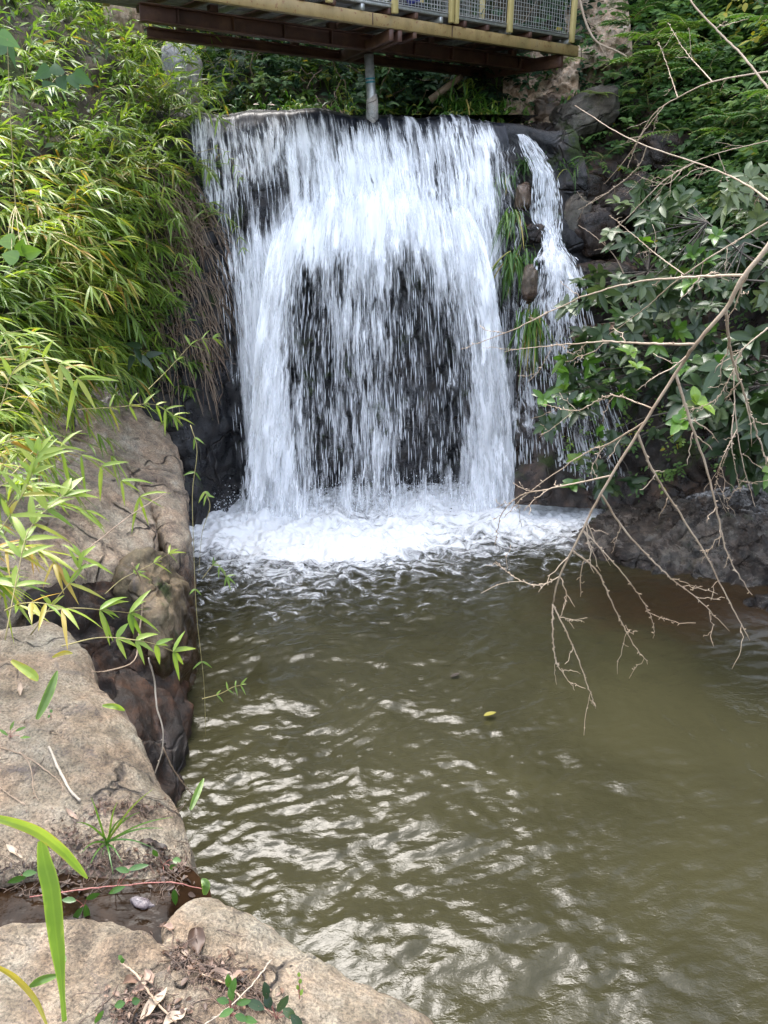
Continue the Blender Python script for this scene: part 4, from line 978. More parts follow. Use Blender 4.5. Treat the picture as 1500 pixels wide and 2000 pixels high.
# brown dead stems hanging from the edge of the bank beside the falls
gs, gl = Geo(), Geo()
B_, N__, PX_, PY_ = pts_on(LBV, LBN, 620, lambda px, py: ((px > 255) & (px < 460) & (py > 330) & (py < 700)) * (.25 + (px > 330)))
for b, no in zip(B_, N__):
    l = rp.uniform(.25, 1.0); tq = np.linspace(0, 1, 7); w = rp.normal(0, .10, 2)
    P = b + no * .06 + np.outer(tq, no * rp.uniform(.12, .42) + np.array([w[0], w[1], 0])) + rp.normal(0, .012, (7, 3)); P[:, 2] -= l * tq ** 1.6 - .12 * np.sin(tq * 3)
    tube(gs, P, np.linspace(.0055, .0022, 7) * rp.uniform(.7, 1.4), 4, False, tint=rp.random())
    if rp.random() < .5:
        k = rp.integers(1, 4); i = rp.integers(2, 7, k); leaves(gl, P[i], rv(k, .6) + np.array([0, 0, -1.]), rv(k), rp.uniform(.08, .2, k), .015, LANCE, .4, .2, rp.uniform(.1, .6, k))
dv = tag(gs.build('dead_stems_litter', M['dead_stem']), 'curtain of brown dead stems hanging at the edge of the bank', 'dead stems', kind='stuff')
gl.build('withered_leaves', M['dry_leaf'], dv)

# single bamboo stems that can be told apart
def px_spray(name, pts, d, label, nodes=5, L=.17, W=.022, tint=.62, per=3, seed=0, r0=.003, shape=LANCE, mat='bamboo', smat='culm', leafat=None, droop=.3, cat='bamboo stem', group='bamboo stems leaning over the rocks'):
    """a stem through photograph points at depths d (scalar or list), with leaves at its nodes"""
    A = np.array(pts, float); D = np.broadcast_to(np.asarray(d, float), (len(A),)) if np.ndim(d) == 0 else cr(np.asarray(d, float)[:, None], len(A))[:, 0]
    P = cr(Pd(A[:, 0], A[:, 1], D), 24); gs, gl = Geo(), Geo(); tube(gs, P, np.linspace(r0, r0 * .4, 24), 5, True)
    for f in (leafat if leafat is not None else np.linspace(.3, 1, nodes)):
        i = min(int(f * 23), 22); tg = nrm(P[i + 1] - P[i]); side = nrm(np.cross(tg, nrm(CAM - P[i]))); n_ = per + (1 if f > .95 else 0)
        ang = np.linspace(-1, 1, n_) * rp.uniform(.7, 1.2) + rp.normal(0, .15, n_)
        dd = tg * np.cos(ang)[:, None] + side * np.sin(ang)[:, None] + rv(n_, .12)
        l = .86 * L * rp.uniform(.6, 1.2, n_); leaves(gl, np.repeat(P[i][None], n_, 0), dd, nrm(CAM - P[i]) * .6 + np.array([0, 0, .7]) + rv(n_, .25), l, W * .88 * rp.uniform(.75, 1.15, n_), shape, rp.uniform(.1, .6, n_), droop * rp.uniform(.5, 1.3, n_), np.clip(tint + rp.normal(0, .09, n_), 0, 1))
    root = empty(name, P[0], label, cat, group)
    gs.build('stem', M[smat], root); gl.build('leaves', M[mat], root); return root
T = px_spray
T('bamboo_spray', [(300, 90), (335, 70), (372, 55), (408, 58)], 8.0, 'thin bamboo stem with a leaf fan in front of the dark bridge beam', 4, .20, .026, .5)
T('bamboo_spray', [(288, 60), (300, 45), (318, 33), (334, 30)], 8.0, 'small upright bamboo tip beside the short concrete slab', 3, .18, .024, .5)
T('bamboo_spray', [(330, 190), (380, 170), (425, 150), (462, 142)], 8.2, 'bamboo stem reaching out alone before the dark gap under the bridge', 4, .18, .026, .5)
T('bamboo_spray', [(300, 175), (350, 150), (395, 158), (425, 175)], 8.0, 'arched bamboo stem with drooping leaves above the lip of the falls', 5, .24, .028, .55)
T('bamboo_spray', [(330, 215), (370, 205), (400, 215), (430, 232)], 8.1, 'bamboo stem dipping its leaves to the first white water', 4, .24, .028, .6)
T('bamboo_spray', [(380, 300), (430, 290), (455, 320), (470, 350)], 8.3, 'fine bamboo stem with tiny leaves against the upper white water', 6, .11, .014, .6, 2)
T('bamboo_spray', [(390, 430), (430, 415), (458, 440), (476, 490)], 8.3, 'fine bamboo stem trailing tiny leaves halfway down the white water', 6, .10, .014, .55, 2)
T('bamboo_spray', [(290, 760), (330, 720), (380, 668), (420, 660)], [5.4, 6.2, 6.6, 6.8], 'bamboo stem bowing over the top corner of the pale sloping slab', 5, .17, .022, .6)
T('bamboo_spray', [(150, 800), (230, 795), (300, 790), (345, 815)], [4.8, 5.2, 5.4, 5.5], 'bamboo stem lying across the middle seam of the pale sloping slab', 6, .16, .022, .72)
T('bamboo_spray', [(20, 930), (90, 870), (190, 905), (285, 980)], [3.4, 3.9, 4.1, 4.3], 'long bamboo stem arching low across the pale sloping slab', 6, .19, .024, .7)
T('bamboo_spray', [(0, 800), (30, 720), (95, 700), (160, 745)], 3.6, 'bright bamboo stem arching above the upper edge of the pale slab', 5, .2, .026, .75)
T('bamboo_spray', [(10, 1250), (35, 1120), (60, 1030), (130, 960)], [2.9, 3.0, 3.1, 3.2], 'upright bamboo stem with broad leaves beside the pale slab', 6, .17, .034, .66)
T('bamboo_spray', [(-30, 1080), (30, 990), (60, 930), (75, 880)], 3.0, 'leafy upright bamboo stem at the picture edge, tips level with the slab', 6, .18, .026, .7)
T('bamboo_spray', [(60, 1240), (110, 1170), (150, 1120), (160, 1085)], 3.1, 'slanting straw coloured bamboo stem behind the broad slab', 4, .14, .022, .7)
T('bamboo_spray', [(60, 1200), (140, 1188), (205, 1192), (260, 1198)], [2.9, 2.9, 3.0, 3.1], 'short bamboo stem with a bright leaf fan over the dark hollow', 0, .14, .026, .62, 6, leafat=(.62, .97))
T('bamboo_spray', [(120, 1262), (200, 1245), (290, 1255), (345, 1275)], [2.9, 2.95, 3.0, 3.1], 'low bamboo stem crossing the dark hollow under the fan of leaves', 0, .11, .024, .6, 3, leafat=(.45, .6, .75, .97))
T('bamboo_spray', [(205, 1160), (240, 1130), (290, 1105), (335, 1078)], [4.8, 4.9, 5.0, 5.2], 'little bamboo stem with yellowing leaves on the brown rock column', 0, .15, .022, .72, 3, leafat=(.5, .75, 1.))
T('bamboo_spray', [(395, 1130), (420, 1100), (430, 1110), (445, 1128)], 5.6, 'small green sprig hanging over the edge of the foam', 3, .09, .018, .45, 3)
T('hanging_vine', [(372, 830), (385, 880), (376, 960), (378, 1060), (384, 1200), (398, 1330), (402, 1440)], 5.2, 'thin dark vine hanging down the pool edge past the rock corner', 0, .08, .02, .4, 2, leafat=(.1, .28, .62, .8), cat='vine', group='hanging vines')
T('hanging_vine', [(400, 960), (410, 990), (395, 1040), (388, 1120)], 5.2, 'thin vine with pale pointed leaves before the foot of the falls', 0, .09, .022, .55, 2, leafat=(.02, .1), cat='vine', group='hanging vines')
T('hanging_vine', [(395, 1365), (430, 1355), (455, 1342), (472, 1338)], 4.6, 'thin sprig of green leaves reaching over the pool', 4, .07, .014, .45, 2, cat='vine', group='hanging vines')

def broadleaf(pts, d, L, W, tint, label, mat='young', group=None):
    """a climbing stem with heart-shaped leaves at photograph points (px, py, direction)"""
    A = np.array(pts, float); P = Pd(A[:, 0], A[:, 1], d + rp.normal(0, .05, len(A))); root = empty('climbing_plant', P[0], label, 'climber', group); gl, gs = Geo(), Geo()
    base = P.mean(0) + (P.mean(0) - CAM) * .06
    for p, a in zip(P, A[:, 2]):
        tube(gs, cr(np.array([base, (base + p) / 2 + (0, 0, .03), p]), 8), np.linspace(.004, .002, 8), 5, False)
        vx, vy = math.cos(math.radians(a)), math.sin(math.radians(a)); dr = np.array([vx, vy * SP, vy * CP]); l = L * rp.uniform(.85, 1.15)
        leaves(gl, p - dr * l * .4, dr, nrm(CAM - p) + rp.normal(0, .3, 3), l, W, (np.array([0, .06, .22, .5, .8, 1.]), np.array([.25, .8, 1, .8, .35, .02])), .18, .2, np.clip(tint + rp.normal(0, .1), 0, 1))
    gs.build('stem', M['culm'], root); gl.build('leaves', M[mat], root)
broadleaf([(96, 172, -95), (122, 160, -80), (145, 155, -60), (85, 140, 200), (110, 135, 100), (160, 150, -20)], 6.9, .16, .13, .35, 'climber with bluish heart shaped leaves high in the bamboo', 'fern')
broadleaf([(40, 482, 80), (22, 500, 150), (60, 490, 20), (15, 470, 170), (14, 75, -20)], 4.7, .13, .10, .75, 'climber with bright yellow green broad leaves among the bamboo')
broadleaf([(10, 80, -40), (25, 95, -80), (-5, 90, 200)], 6.4, .2, .17, .3, 'large dull green leaf in the top corner of the bamboo', 'fern')
broadleaf([(270, 690, -70), (255, 705, -110), (285, 705, -40), (300, 690, 20), (262, 672, 160)], 6.6, .15, .06, .1, 'dark leafy plant at the brown edge of the bamboo above the upper slab', 'shrub')
# ------------------------------------------------------------------ right bank: creepers, shrubs, ferns, grass
RBN = facing(RBN, RBV)
def creeper(name, label, cond, k, L, mat, lo, hi, seed, lift=(.02, .30), cat='creeper', kind='stuff', shape=OVAL, wr=.55, twigs=0, V=None, N=None, droop=.3, hang=.5):
    V = RBV if V is None else V; N = RBN if N is None else N
    b, no, x, y = pts_on(V, N, k, cond); gl, gs = Geo(), Geo()
    # leaflets in little sprays of 5-9 along short stalks
    nl = rp.integers(5, 10, k); idx = np.repeat(np.arange(k), nl); f = np.concatenate([np.linspace(.15, 1, q) for q in nl]); n_ = len(idx)
    out = nrm(no * rp.uniform(.3, 1, k)[:, None] + rv(k, .55) + np.array([-.15, -.25, .1])); ln = rp.uniform(.12, .34, k)
    st = b + no * rp.uniform(*lift, k)[:, None]
    P = st[idx] + out[idx] * (f * ln[idx])[:, None]; P[:, 2] -= hang * .5 * f ** 2 * ln[idx]
    sgn = np.where(np.arange(n_) % 2 == 0, 1, -1)[:, None]
    sd = nrm(np.cross(out, np.array([0, 0, 1.]) + .3 * no))[idx] * sgn
    tone = np.clip(.42 + .9 * pn(b * 1.7, seed) + rp.normal(0, .10, k), lo, hi)
    leaves(gl, P, sd * .8 + out[idx] * .6 + rv(n_, .18) + np.array([0, 0, -.2]), no[idx] * .7 + np.array([0, 0, .6]) + rv(n_, .3), L * rp.uniform(.6, 1.2, n_), L * wr * rp.uniform(.7, 1.15, n_), shape, rp.uniform(.1, .35, n_), droop * rp.uniform(.3, 1.3, n_),
           np.clip(tone[idx] + rp.normal(0, .07, n_) + .5 * (rp.random(n_) < .012), 0, 1))
    o = gl.build(name, M[mat])
    for q in range(twigs):
        i = rp.integers(k); tq = np.linspace(0, 1, 7); l = rp.uniform(.3, .9); d = nrm(no[i] * .5 + rp.normal(0, .7, 3))
        PP = b[i] + no[i] * .15 + np.outer(tq, d * l) + rp.normal(0, .012, (7, 3)); PP[:, 2] -= .25 * l * tq ** 2; tube(gs, PP, np.linspace(.004, .0015, 7), 4, False)
    if twigs: gs.build('thin_stems', M['dead_stem'], o)
    return tag(o, label, cat, kind=kind)
creeper('creeper_foliage', 'tangle of dark green creepers covering the upper bank', lambda x, y: ((x > 1175) & (x < 1640) & (y > -160) & (y < 520)) * (1. * (x > 1290 - .0 * y) + .5) * (1 - .75 * ((x < 1330) & (y > 290))), 3300, .105, 'creeper', .1, .95, 811, (.02, .45), twigs=130)
creeper('creeper_leaves_undergrowth', 'low ivy and seedlings in the cracks of the dark bank', lambda x, y: ((x > 1090) & (x < 1640) & (y > 180) & (y < 940)) * (.35 + .65 * (pn(np.stack([x * .012, y * .012, 0 * x], -1), 9) > .12)), 700, .055, 'creeper', .1, .8, 812, (.0, .10), cat='undergrowth')
creeper('ground_ivy_undergrowth', 'small dark ivy on the grey lichened boulder and wall foot', lambda x, y: (x > 1120) & (x < 1260) & (y > 150) & (y < 290), 160, .05, 'creeper', .05, .55, 813, (.0, .12), cat='undergrowth')
SW = []
for nm in ('stone_wall601', 'stone_wall602'):
    for q in range(26):
        h = hit(rp.uniform(1000, 1240), rp.uniform(5, 270), nm)
        if h is not None: SW.append(h)
gl = Geo()
for p_, no_ in SW:
    k_ = rp.integers(5, 14); leaves(gl, p_ + no_ * .05 + rv(k_, .06), rv(k_, .7) + no_ * .4 + np.array([0, 0, -.4]), no_ + rv(k_, .4), rp.uniform(.05, .11, k_), rp.uniform(.03, .055, k_), OVAL, .2, .2, np.clip(rp.normal(.55, .2, k_), 0, .93))
tag(gl.build('wall_undergrowth', M['creeper']), 'small leaves sprouting from the mortared walls at the end of the footbridge', 'undergrowth', kind='stuff')
hcond = lambda x, y: (x > 300) & (x < 1300) & (y > -200) & (y < 260)
HN = facing(HN, HV)
creeper('hillside_undergrowth', 'shaded undergrowth on the slope seen beneath the footbridge', hcond, 3600, .11, 'hill_leaf', .0, .80, 821, (.0, .5), V=HV, N=HN, cat='undergrowth', twigs=60)
gl = Geo(); b, no, x, y = pts_on(HV, HN, 1300, lambda x, y: (x > 380) & (x < 1000) & (y > 90) & (y < 240))
for q, s in zip(b[:420], no[:420]):
    k = rp.integers(4, 9); leaves(gl, np.repeat(q[None], k, 0) + rv(k, .03), s * .6 + rv(k, .5) + np.array([0, 0, .5]), rv(k, .4) + s, rp.uniform(.2, .5, k), .022, STRAP, .2, rp.uniform(.3, .9, k), rp.uniform(.3, .95))
tag(gl.build('bank_grass', M['grass']), 'straggling grass on the far bank above the lip', 'grass', kind='stuff')
gs = Geo()
for q in range(70):
    i = rp.integers(len(b)); tq = np.linspace(0, 1, 6); d = np.array([rp.normal(0, .5), -.3, rp.normal(.2, .5)]); P = b[i] + (0, -.15, .1) + np.outer(tq, d * rp.uniform(.4, 1.1)) + rp.normal(0, .03, (6, 3)); tube(gs, P, np.linspace(.008, .003, 6), 4, False)
tag(gs.build('dry_stems_litter', M['dead_stem']), 'dry brown stems tangled on the far bank', 'dead stems', kind='stuff')
g = Geo(); tube(g, cr(PY(np.array([840, 870, 900]), np.array([196, 172, 150]), np.array([11., 11., 11.2])), 10), np.linspace(.045, .035, 10), 8)
tag(g.build('fallen_log', M['dead_stem']), 'thin fallen log slanting up the bank beneath the footbridge', 'log')

def fern(px, py, d, label, nf=7, L=.5, tint=.5, up=(0, 0, 1), spread=1., group='ferns on the bank', bias=(0, 0, 0), mat='fern', pw=.30):
    c = Pd(px, py, d); root = empty('fern', c, label, 'fern', group); gl, gs = Geo(), Geo()
    for k in range(nf):
        a = 2 * np.pi * k / nf + rp.normal(0, .2); out = nrm(np.array([np.cos(a) * spread, np.sin(a) * spread, .75]) + np.array(bias)); l = L * rp.uniform(.75, 1.1); t_ = np.linspace(0, 1, 14)
        P = c + np.outer(t_, out * l); P[:, 2] -= .5 * l * t_ ** 2; tube(gs, P, np.linspace(.004, .001, 14), 4, False)
        tg = nrm(np.gradient(P, axis=0)); sd = nrm(np.cross(tg, np.array([0, 0, 1.]) + 1e-3))
        for s in (1, -1):
            w = np.sin(np.clip(t_ * 1.05 + .12, 0, 1) * np.pi) * pw * l
            leaves(gl, P[1:], sd[1:] * s + tg[1:] * .35, np.array([0, 0, 1.]), np.maximum(w[1:], .012), .022 * L / .5 * 1.3, OVAL, .1, .2, np.clip(tint + rp.normal(0, .07, 13), 0, 1))
    gs.build('stem', M['culm'], root); gl.build('fronds', M[mat], root)
fern(945, 178, 10.6, 'pale feathery fern under the end of the footbridge', 8, .42, .55)
fern(1250, 30, 9.6, 'big green fern beside the wall of larger pale stones', 7, .6, .35, bias=(-.3, -.5, .1))
fern(1290, 75, 9.4, 'dark spreading fern below the big green fern', 7, .6, .3, bias=(-.3, -.6, 0))
fern(1345, 60, 8.9, 'bright fern half hidden behind the orange brown branch', 8, .55, .75, bias=(-.2, -.6, 0))
fern(1100, 125, 9.7, 'yellow green leafy spray hanging over the end of the bridge beam', 6, .42, .9, bias=(-.4, -.6, -.2))
fern(1165, 185, 9.5, 'yellow green spray growing out of the lichened boulder crack', 5, .34, .9, bias=(.1, -.7, -.2))
fern(1205, 130, 9.5, 'soft mid green fern above the lichened boulder', 7, .45, .4, bias=(-.3, -.6, 0))
fern(1180, 310, 9.1, 'drooping fern frond cluster at the edge of the creepers', 5, .42, .4, bias=(-.7, -.5, -.2))

for q in range(16):
    x, y = rp.uniform(1210, 1530), rp.uniform(-20, 270)
    fern(x, y, np.interp(x, [1210, 1530], [9.0, 7.2]) - rp.uniform(.2, .6), 'feathery fern growing among the creepers on the upper bank', 6, rp.uniform(.4, .65), rp.uniform(.3, .75), bias=(rp.uniform(-.8, .1), -.6, rp.uniform(-.3, .2)), group='ferns among the creepers')
def tuft(px, py, d, label, n=60, L=.35, W=.012, tint=.4, hang=.8, lean=(0, 0, 0), spread=.6, rad=.08, dead=.06, droop=(.4, 1.2), group='grass tufts', mat='grass', name='grass_tuft'):
    c = Pd(px, py, d); gl = Geo(); a = rp.uniform(0, 2 * np.pi, n)
    dd = np.stack([np.cos(a) * spread, np.sin(a) * spread - .2, np.full(n, hang)], -1) + np.array(lean) + rv(n, .15)
    leaves(gl, c + rv(n, rad) * (1, .6, .6), dd, nrm(np.cross(dd, np.stack([-np.sin(a), np.cos(a), 0 * a], -1))) * -1, L * rp.uniform(.5, 1.15, n), W * rp.uniform(.7, 1.2, n), STRAP, .35, rp.uniform(*droop, n), np.clip(tint + rp.normal(0, .12, n) + .5 * (rp.random(n) < dead), 0, 1))
    return tag(gl.build(name, M[mat]), label, 'grass tuft', group)
tuft(905, 222, 9.5, 'lush overhanging grass tuft on the lip at the end of the main fall', 150, .55, .022, .42, .9, spread=.55, rad=.12)
tuft(955, 238, 9.4, 'thick grass tuft drooping between the lip and the stone wall', 130, .55, .022, .5, .8, spread=.6, rad=.11, dead=.12)
tuft(880, 238, 9.4, 'short grass trailing into the white water at the lip', 36, .28, .016, .6, .3, rad=.08)
tuft(970, 345, 8.85, 'grass tuft clinging between the main fall and the brown boulder', 80, .30, .022, .45, -.2, spread=.28, rad=.08)
tuft(1000, 415, 8.7, 'grass strands hanging over the front of the brown boulder', 50, .32, .022, .6, -.2, spread=.3, rad=.06)
tuft(1026, 322, 8.9, 'dark grass tuft at the head of the narrow stream', 40, .34, .02, .3, .3, spread=.4, rad=.05)
tuft(1012, 500, 8.6, 'wet grass tuft hanging above the tall brown rock', 70, .30, .022, .5, -.3, spread=.25, rad=.08)
tuft(1038, 610, 8.45, 'long grass tuft trailing through the thin veil of water', 70, .36, .022, .55, -.4, spread=.22, rad=.07)
tuft(1080, 285, 9.1, 'upright bright grass tuft on the bank above the narrow stream', 40, .36, .02, .5, .9, spread=.4, rad=.05)
tuft(1110, 325, 8.95, 'thin grass tuft beside the dark overhanging rock', 30, .3, .014, .5, .4, spread=.5, rad=.06)
tuft(1300, 600, 8.2, 'small dark grass tuft under the upper glossy leaves', 30, .28, .014, .3, .3, spread=.4, rad=.06)

def shrub(label, whorls, d, L=.17, W=.075, root_px=(1560, 760, 6.4), seed=0, young=.2, tint=.6, n_extra=0, depth=.5, group='glossy shrubs over the water'):
    """twigs that end in whorls of oval leaves; whorls are (px, py) points, spread in depth"""
    r_ = np.random.default_rng(seed); b0 = Pd(*root_px); root = empty('shrub', b0, label, 'shrub', group); gl, gy, gs = Geo(), Geo(), Geo()
    W_ = [(x, y, d + r_.uniform(-depth, depth), None) for x, y in whorls]
    for q in range(n_extra):
        x, y = whorls[r_.integers(len(whorls))]; W_.append((x + r_.normal(0, 36), y + r_.normal(0, 22), d + r_.uniform(-depth, depth) + .25, None))
    tips = np.array([Pd(a, b_, c) for a, b_, c, _ in W_])
    hubs = [b0 + (tips[r_.integers(len(tips))] - b0) * r_.uniform(.45, .75) + (0, .15, .05) for _ in range(6)]
    for h in hubs: tube(gs, cr(np.array([b0, (b0 + h) / 2 + r_.normal(0, .05, 3), h]), 10), np.linspace(.013, .007, 10), 6)
    for i, tp in enumerate(tips):
        h = min(hubs, key=lambda q: np.linalg.norm(q - tp)); mid = (h + tp) / 2 + np.array([0, .08, -.03]) + r_.normal(0, .03, 3)
        yg = r_.random() < young; G = gy if yg else gl; tp = tp - nrm(tp - CAM) * (.28 if yg else 0)
        P = cr(np.array([h, mid, tp]), 10); tube(gs, P, np.linspace(.006, .003, 10), 5, False); tg = nrm(P[-1] - P[-3])
        tone = np.clip(tint + r_.normal(0, .18), 0, 1)
        axis = nrm(np.array([-.25, -.55, .55]) + r_.normal(0, .35, 3)); A_ = nrm(np.cross(axis, (0, 0, 1.))); B2 = np.cross(axis, A_)
        for ring, (kk, tilt, sc, bk) in enumerate(((5 + r_.integers(0, 3), .25 if not yg else .7, 1., 0), (4, .0, .95, .05), (3, -.1, .8, .11))):
            a = np.linspace(0, 2 * np.pi, kk, endpoint=False) + r_.uniform(0, 6) + r_.normal(0, .2, kk)
            dd = A_ * np.cos(a)[:, None] + B2 * np.sin(a)[:, None] + axis * tilt
            l = L * sc * r_.uniform(.5, 1.2, kk) * (.8 if yg else 1)
            leaves(G if ring == 0 else gl, tp - tg * bk + r_.normal(0, .006, (kk, 3)), dd + r_.normal(0, .12, (kk, 3)), axis + r_.normal(0, .15, (kk, 3)), l, W * sc * r_.uniform(.8, 1.15, kk), OVAL, r_.uniform(.12, .4, kk), r_.uniform(.05, .4, kk), np.clip(tone + r_.normal(0, .12, kk), 0, 1))
    gs.build('branches', M['bark'], root); gl.build('leaves', M['shrub'], root)
    if gy.v: gy.build('young_leaves', M['young'], root)
shrub('glossy leaved shrub hanging lowest, with bright green shoots beside the fall', [(1110, 730), (1150, 695), (1175, 655), (1100, 700), (1205, 690), (1160, 760), (1230, 650), (1255, 625), (1290, 690), (1245, 720), (1285, 760), (1320, 645), (1060, 780), (1075, 830), (1120, 790), (1205, 770), (1330, 720), (1380, 690), (1360, 640), (1235, 690)], 6.9, .165, .060, (1620, 800, 6.6), 1, .5, .5, 60)
shrub('grey green leaved shrub spreading behind the thick bare branch', [(1170, 570), (1140, 590), (1210, 545), (1255, 560), (1290, 545), (1310, 580), (1350, 555), (1385, 600), (1420, 570), (1300, 480), (1330, 500), (1270, 430), (1290, 400), (1360, 430), (1400, 460), (1440, 480), (1470, 520), (1380, 510), (1240, 470), (1250, 610)], 6.7, .165, .060, (1640, 560, 6.4), 2, .08, .6, 44)
shrub('broad pale leaved shrub at the picture edge above the thick bare branch', [(1430, 370), (1465, 350), (1490, 380), (1420, 400), (1480, 430), (1500, 340), (1450, 420), (1515, 470), (1500, 560), (1540, 420)], 5.2, .13, .05, (1660, 430, 5.0), 3, .05, .9, 12, .3)
shrub('dark leaved shrub at the picture edge above the grey ledge', [(1430, 690), (1470, 660), (1490, 720), (1480, 780), (1440, 760), (1400, 800), (1450, 850), (1500, 840), (1470, 910), (1520, 900), (1400, 740), (1360, 790)], 6.0, .19, .085, (1640, 760, 5.7), 4, .18, .5, 26)
shrub('few glossy leaves on a drooping twig before the thin veil of water', [(1170, 920), (1180, 950), (1235, 945), (1165, 840), (1200, 860), (1280, 850), (1330, 830)], 6.9, .15, .065, (1420, 780, 6.7), 5, .3, .4, 4, .2)

# ------------------------------------------------------------------ bare branches
def twig_tree(g, P, r0, r1, n, lmin, lmax, seed, level=1, up=-.15, side_bias=None):
    """side twigs along a branch polyline P, with short spurs and buds"""
    r_ = np.random.default_rng(seed)
    for k in range(int(n * .7)):
        i = r_.integers(len(P) // 8, len(P) - 2); tg = nrm(P[i + 1] - P[i]); sd = nrm(np.cross(tg, r_.normal(0, 1, 3)))
        d = nrm(tg * r_.uniform(.4, 1.) + sd * r_.uniform(.5, 1.) + np.array([0, 0, up])); l = r_.uniform(lmin, lmax); m = 8; t_ = np.linspace(0, 1, m)
        Q = P[i] + np.outer(t_, d * l) + np.outer(t_ ** 2, np.cross(d, r_.normal(0, 1, 3)) * l * .18) + r_.normal(0, .0035, (m, 3)); rr = r0 + (r1 - r0) * i / len(P); rr = min(rr * .6, .0045)
        tube(g, Q, np.linspace(rr, .0013, m), 5, True)
        spurs(g, Q, .0016, r_, int(l / .05))
        if level and l > .15: twig_tree(g, Q, rr, .0012, r_.integers(1, 4), lmin * .4, lmax * .4, seed * 7 + k, level - 1, up)
def spurs(g, Q, r, r_, n):
    for k in range(n):
        i = r_.integers(1, len(Q) - 1); d = nrm(Q[i] - Q[i - 1]) * .8 + r_.normal(0, .6, 3); l = r_.uniform(.005, .016)
        tube(g, [Q[i], Q[i] + nrm(d) * l * .6, Q[i] + nrm(d) * l], [r, r * 1.35, r * .4], 4, False)
def branch_line(pts, d, n=40, wob=.004, seed=0):
    A = np.array(pts, float); D = cr(np.atleast_1d(np.asarray(d, float))[:, None], len(A))[:, 0] if np.ndim(d) else np.full(len(A), d)
    P = cr(Pd(A[:, 0], A[:, 1], D), n); return P + np.random.default_rng(seed).normal(0, wob, P.shape) * np.linspace(.3, 1, n)[:, None]
def branch(name, label, main, d, r0, r1, subs, seed, tw=10, mat='bare_branch', group='bare branches hanging over the pool', lmin=.10, lmax=.40):
    P = branch_line(main, d, 60, .0015, seed); root = empty(name, P[0], label, 'branch', group)
    g = Geo(); tube(g, P, np.linspace(r0, r1, 60), 9); twig_tree(g, P, r0, r1, tw, lmin, lmax, seed + 50); g.build('main_stem', M[mat], root)
    for k, (pts, dd, ra, rb, n) in enumerate(subs):
        Q = branch_line(pts, dd, 44, .0022, seed + k); j = np.argmin(np.linalg.norm(P - Q[0], axis=1)); pj, _ = proj(P), 0
        # start the side shoot on the stem itself
        px, py = proj(P); j = np.argmin((px - pts[0][0]) ** 2 + (py - pts[0][1]) ** 2); Q += (P[j] - Q[0]) * np.linspace(1, .0, 44)[:, None] ** 1.5
        g = Geo(); tube(g, Q, np.linspace(ra, rb, 44), 6); r_ = np.random.default_rng(seed + k); spurs(g, Q, .0022, r_, 34)
        twig_tree(g, Q, ra, rb, n, .05, .22, seed + 100 + k); g.build('side_shoot', M[mat], root)
    return root
branch('bare_branch', 'thick bare tan branch reaching down over the pool and forking into fine tips',
  [(1560, 380), (1500, 480), (1448, 545), (1420, 600), (1362, 668), (1325, 722), (1240, 855), (1170, 970), (1130, 1050), (1092, 1128), (1080, 1180)], [2.7, 2.9, 3.3, 3.7], .0098, .0034,
  [([(1448, 538), (1350, 541), (1252, 550), (1140, 580), (1008, 642), (900, 682)], [3.0, 3.5, 3.9], .0062, .0015, 9),
   ([(1362, 668), (1260, 668), (1180, 666), (1080, 675), (985, 686)], [3.15, 3.4, 3.7], .006, .0014, 9),
   ([(1416, 602), (1428, 690), (1460, 790), (1500, 910)], [3.05, 3.2, 3.3], .0068, .003, 12),
   ([(1324, 724), (1352, 822), (1380, 905), (1404, 1008), (1424, 1088), (1470, 1164)], [3.2, 3.3, 3.4], .0062, .002, 11),
   ([(1240, 852), (1272, 924), (1320, 996), (1372, 1076), (1416, 1160), (1464, 1250)], [3.4, 3.5, 3.6], .0056, .002, 10),
   ([(1170, 970), (1212, 1032), (1260, 1084), (1312, 1132), (1360, 1168), (1424, 1232)], [3.5, 3.6, 3.7], .005, .0016, 9),
   ([(1312, 1132), (1316, 1180), (1300, 1215), (1276, 1246)], [3.6, 3.6, 3.65], .003, .0014, 2),
   ([(1115, 1082), (1164, 1120), (1196, 1184), (1228, 1244), (1266, 1296)], [3.6, 3.65, 3.7], .0045, .0015, 7),
   ([(1080, 1180), (1080, 1240), (1088, 1296), (1124, 1348)], [3.7, 3.7, 3.75], .0038, .0015, 5),
   ([(1082, 1180), (1116, 1252), (1140, 1316), (1164, 1384)], [3.7, 3.72, 3.75], .0036, .0015, 5),
   ([(1092, 1128), (1052, 1144), (1012, 1132), (968, 1098)], [3.65, 3.7, 3.8], .003, .0012, 5),
   ([(1188, 916), (1072, 946), (1016, 964), (980, 1004), (966, 1066)], [3.5, 3.7, 3.9], .0042, .0014, 8),
   ([(1240, 800), (1180, 850), (1140, 876), (1040, 952), (985, 1010)], [3.4, 3.7, 3.9], .0042, .0014, 8),
   ([(1282, 790), (1200, 770), (1130, 800), (1060, 790)], [3.5, 3.6, 3.9], .0034, .0014, 8)], 910, 11, lmax=.28)
branch('bare_branch', 'long thin bare branch slanting up from the picture edge to the lichened boulder', [(1560, 420), (1500, 390), (1460, 362), (1388, 328), (1260, 284), (1188, 248), (1124, 206)], [4.2, 5.2, 6.4], .0075, .0026,
  [([(1260, 284), (1240, 330), (1180, 380), (1130, 410)], [5.6, 5.8, 6], .004, .0015, 6), ([(1360, 315), (1300, 350), (1230, 420), (1200, 450)], [5.2, 5.4, 5.6], .004, .0015, 6)], 920, 7, lmax=.22)
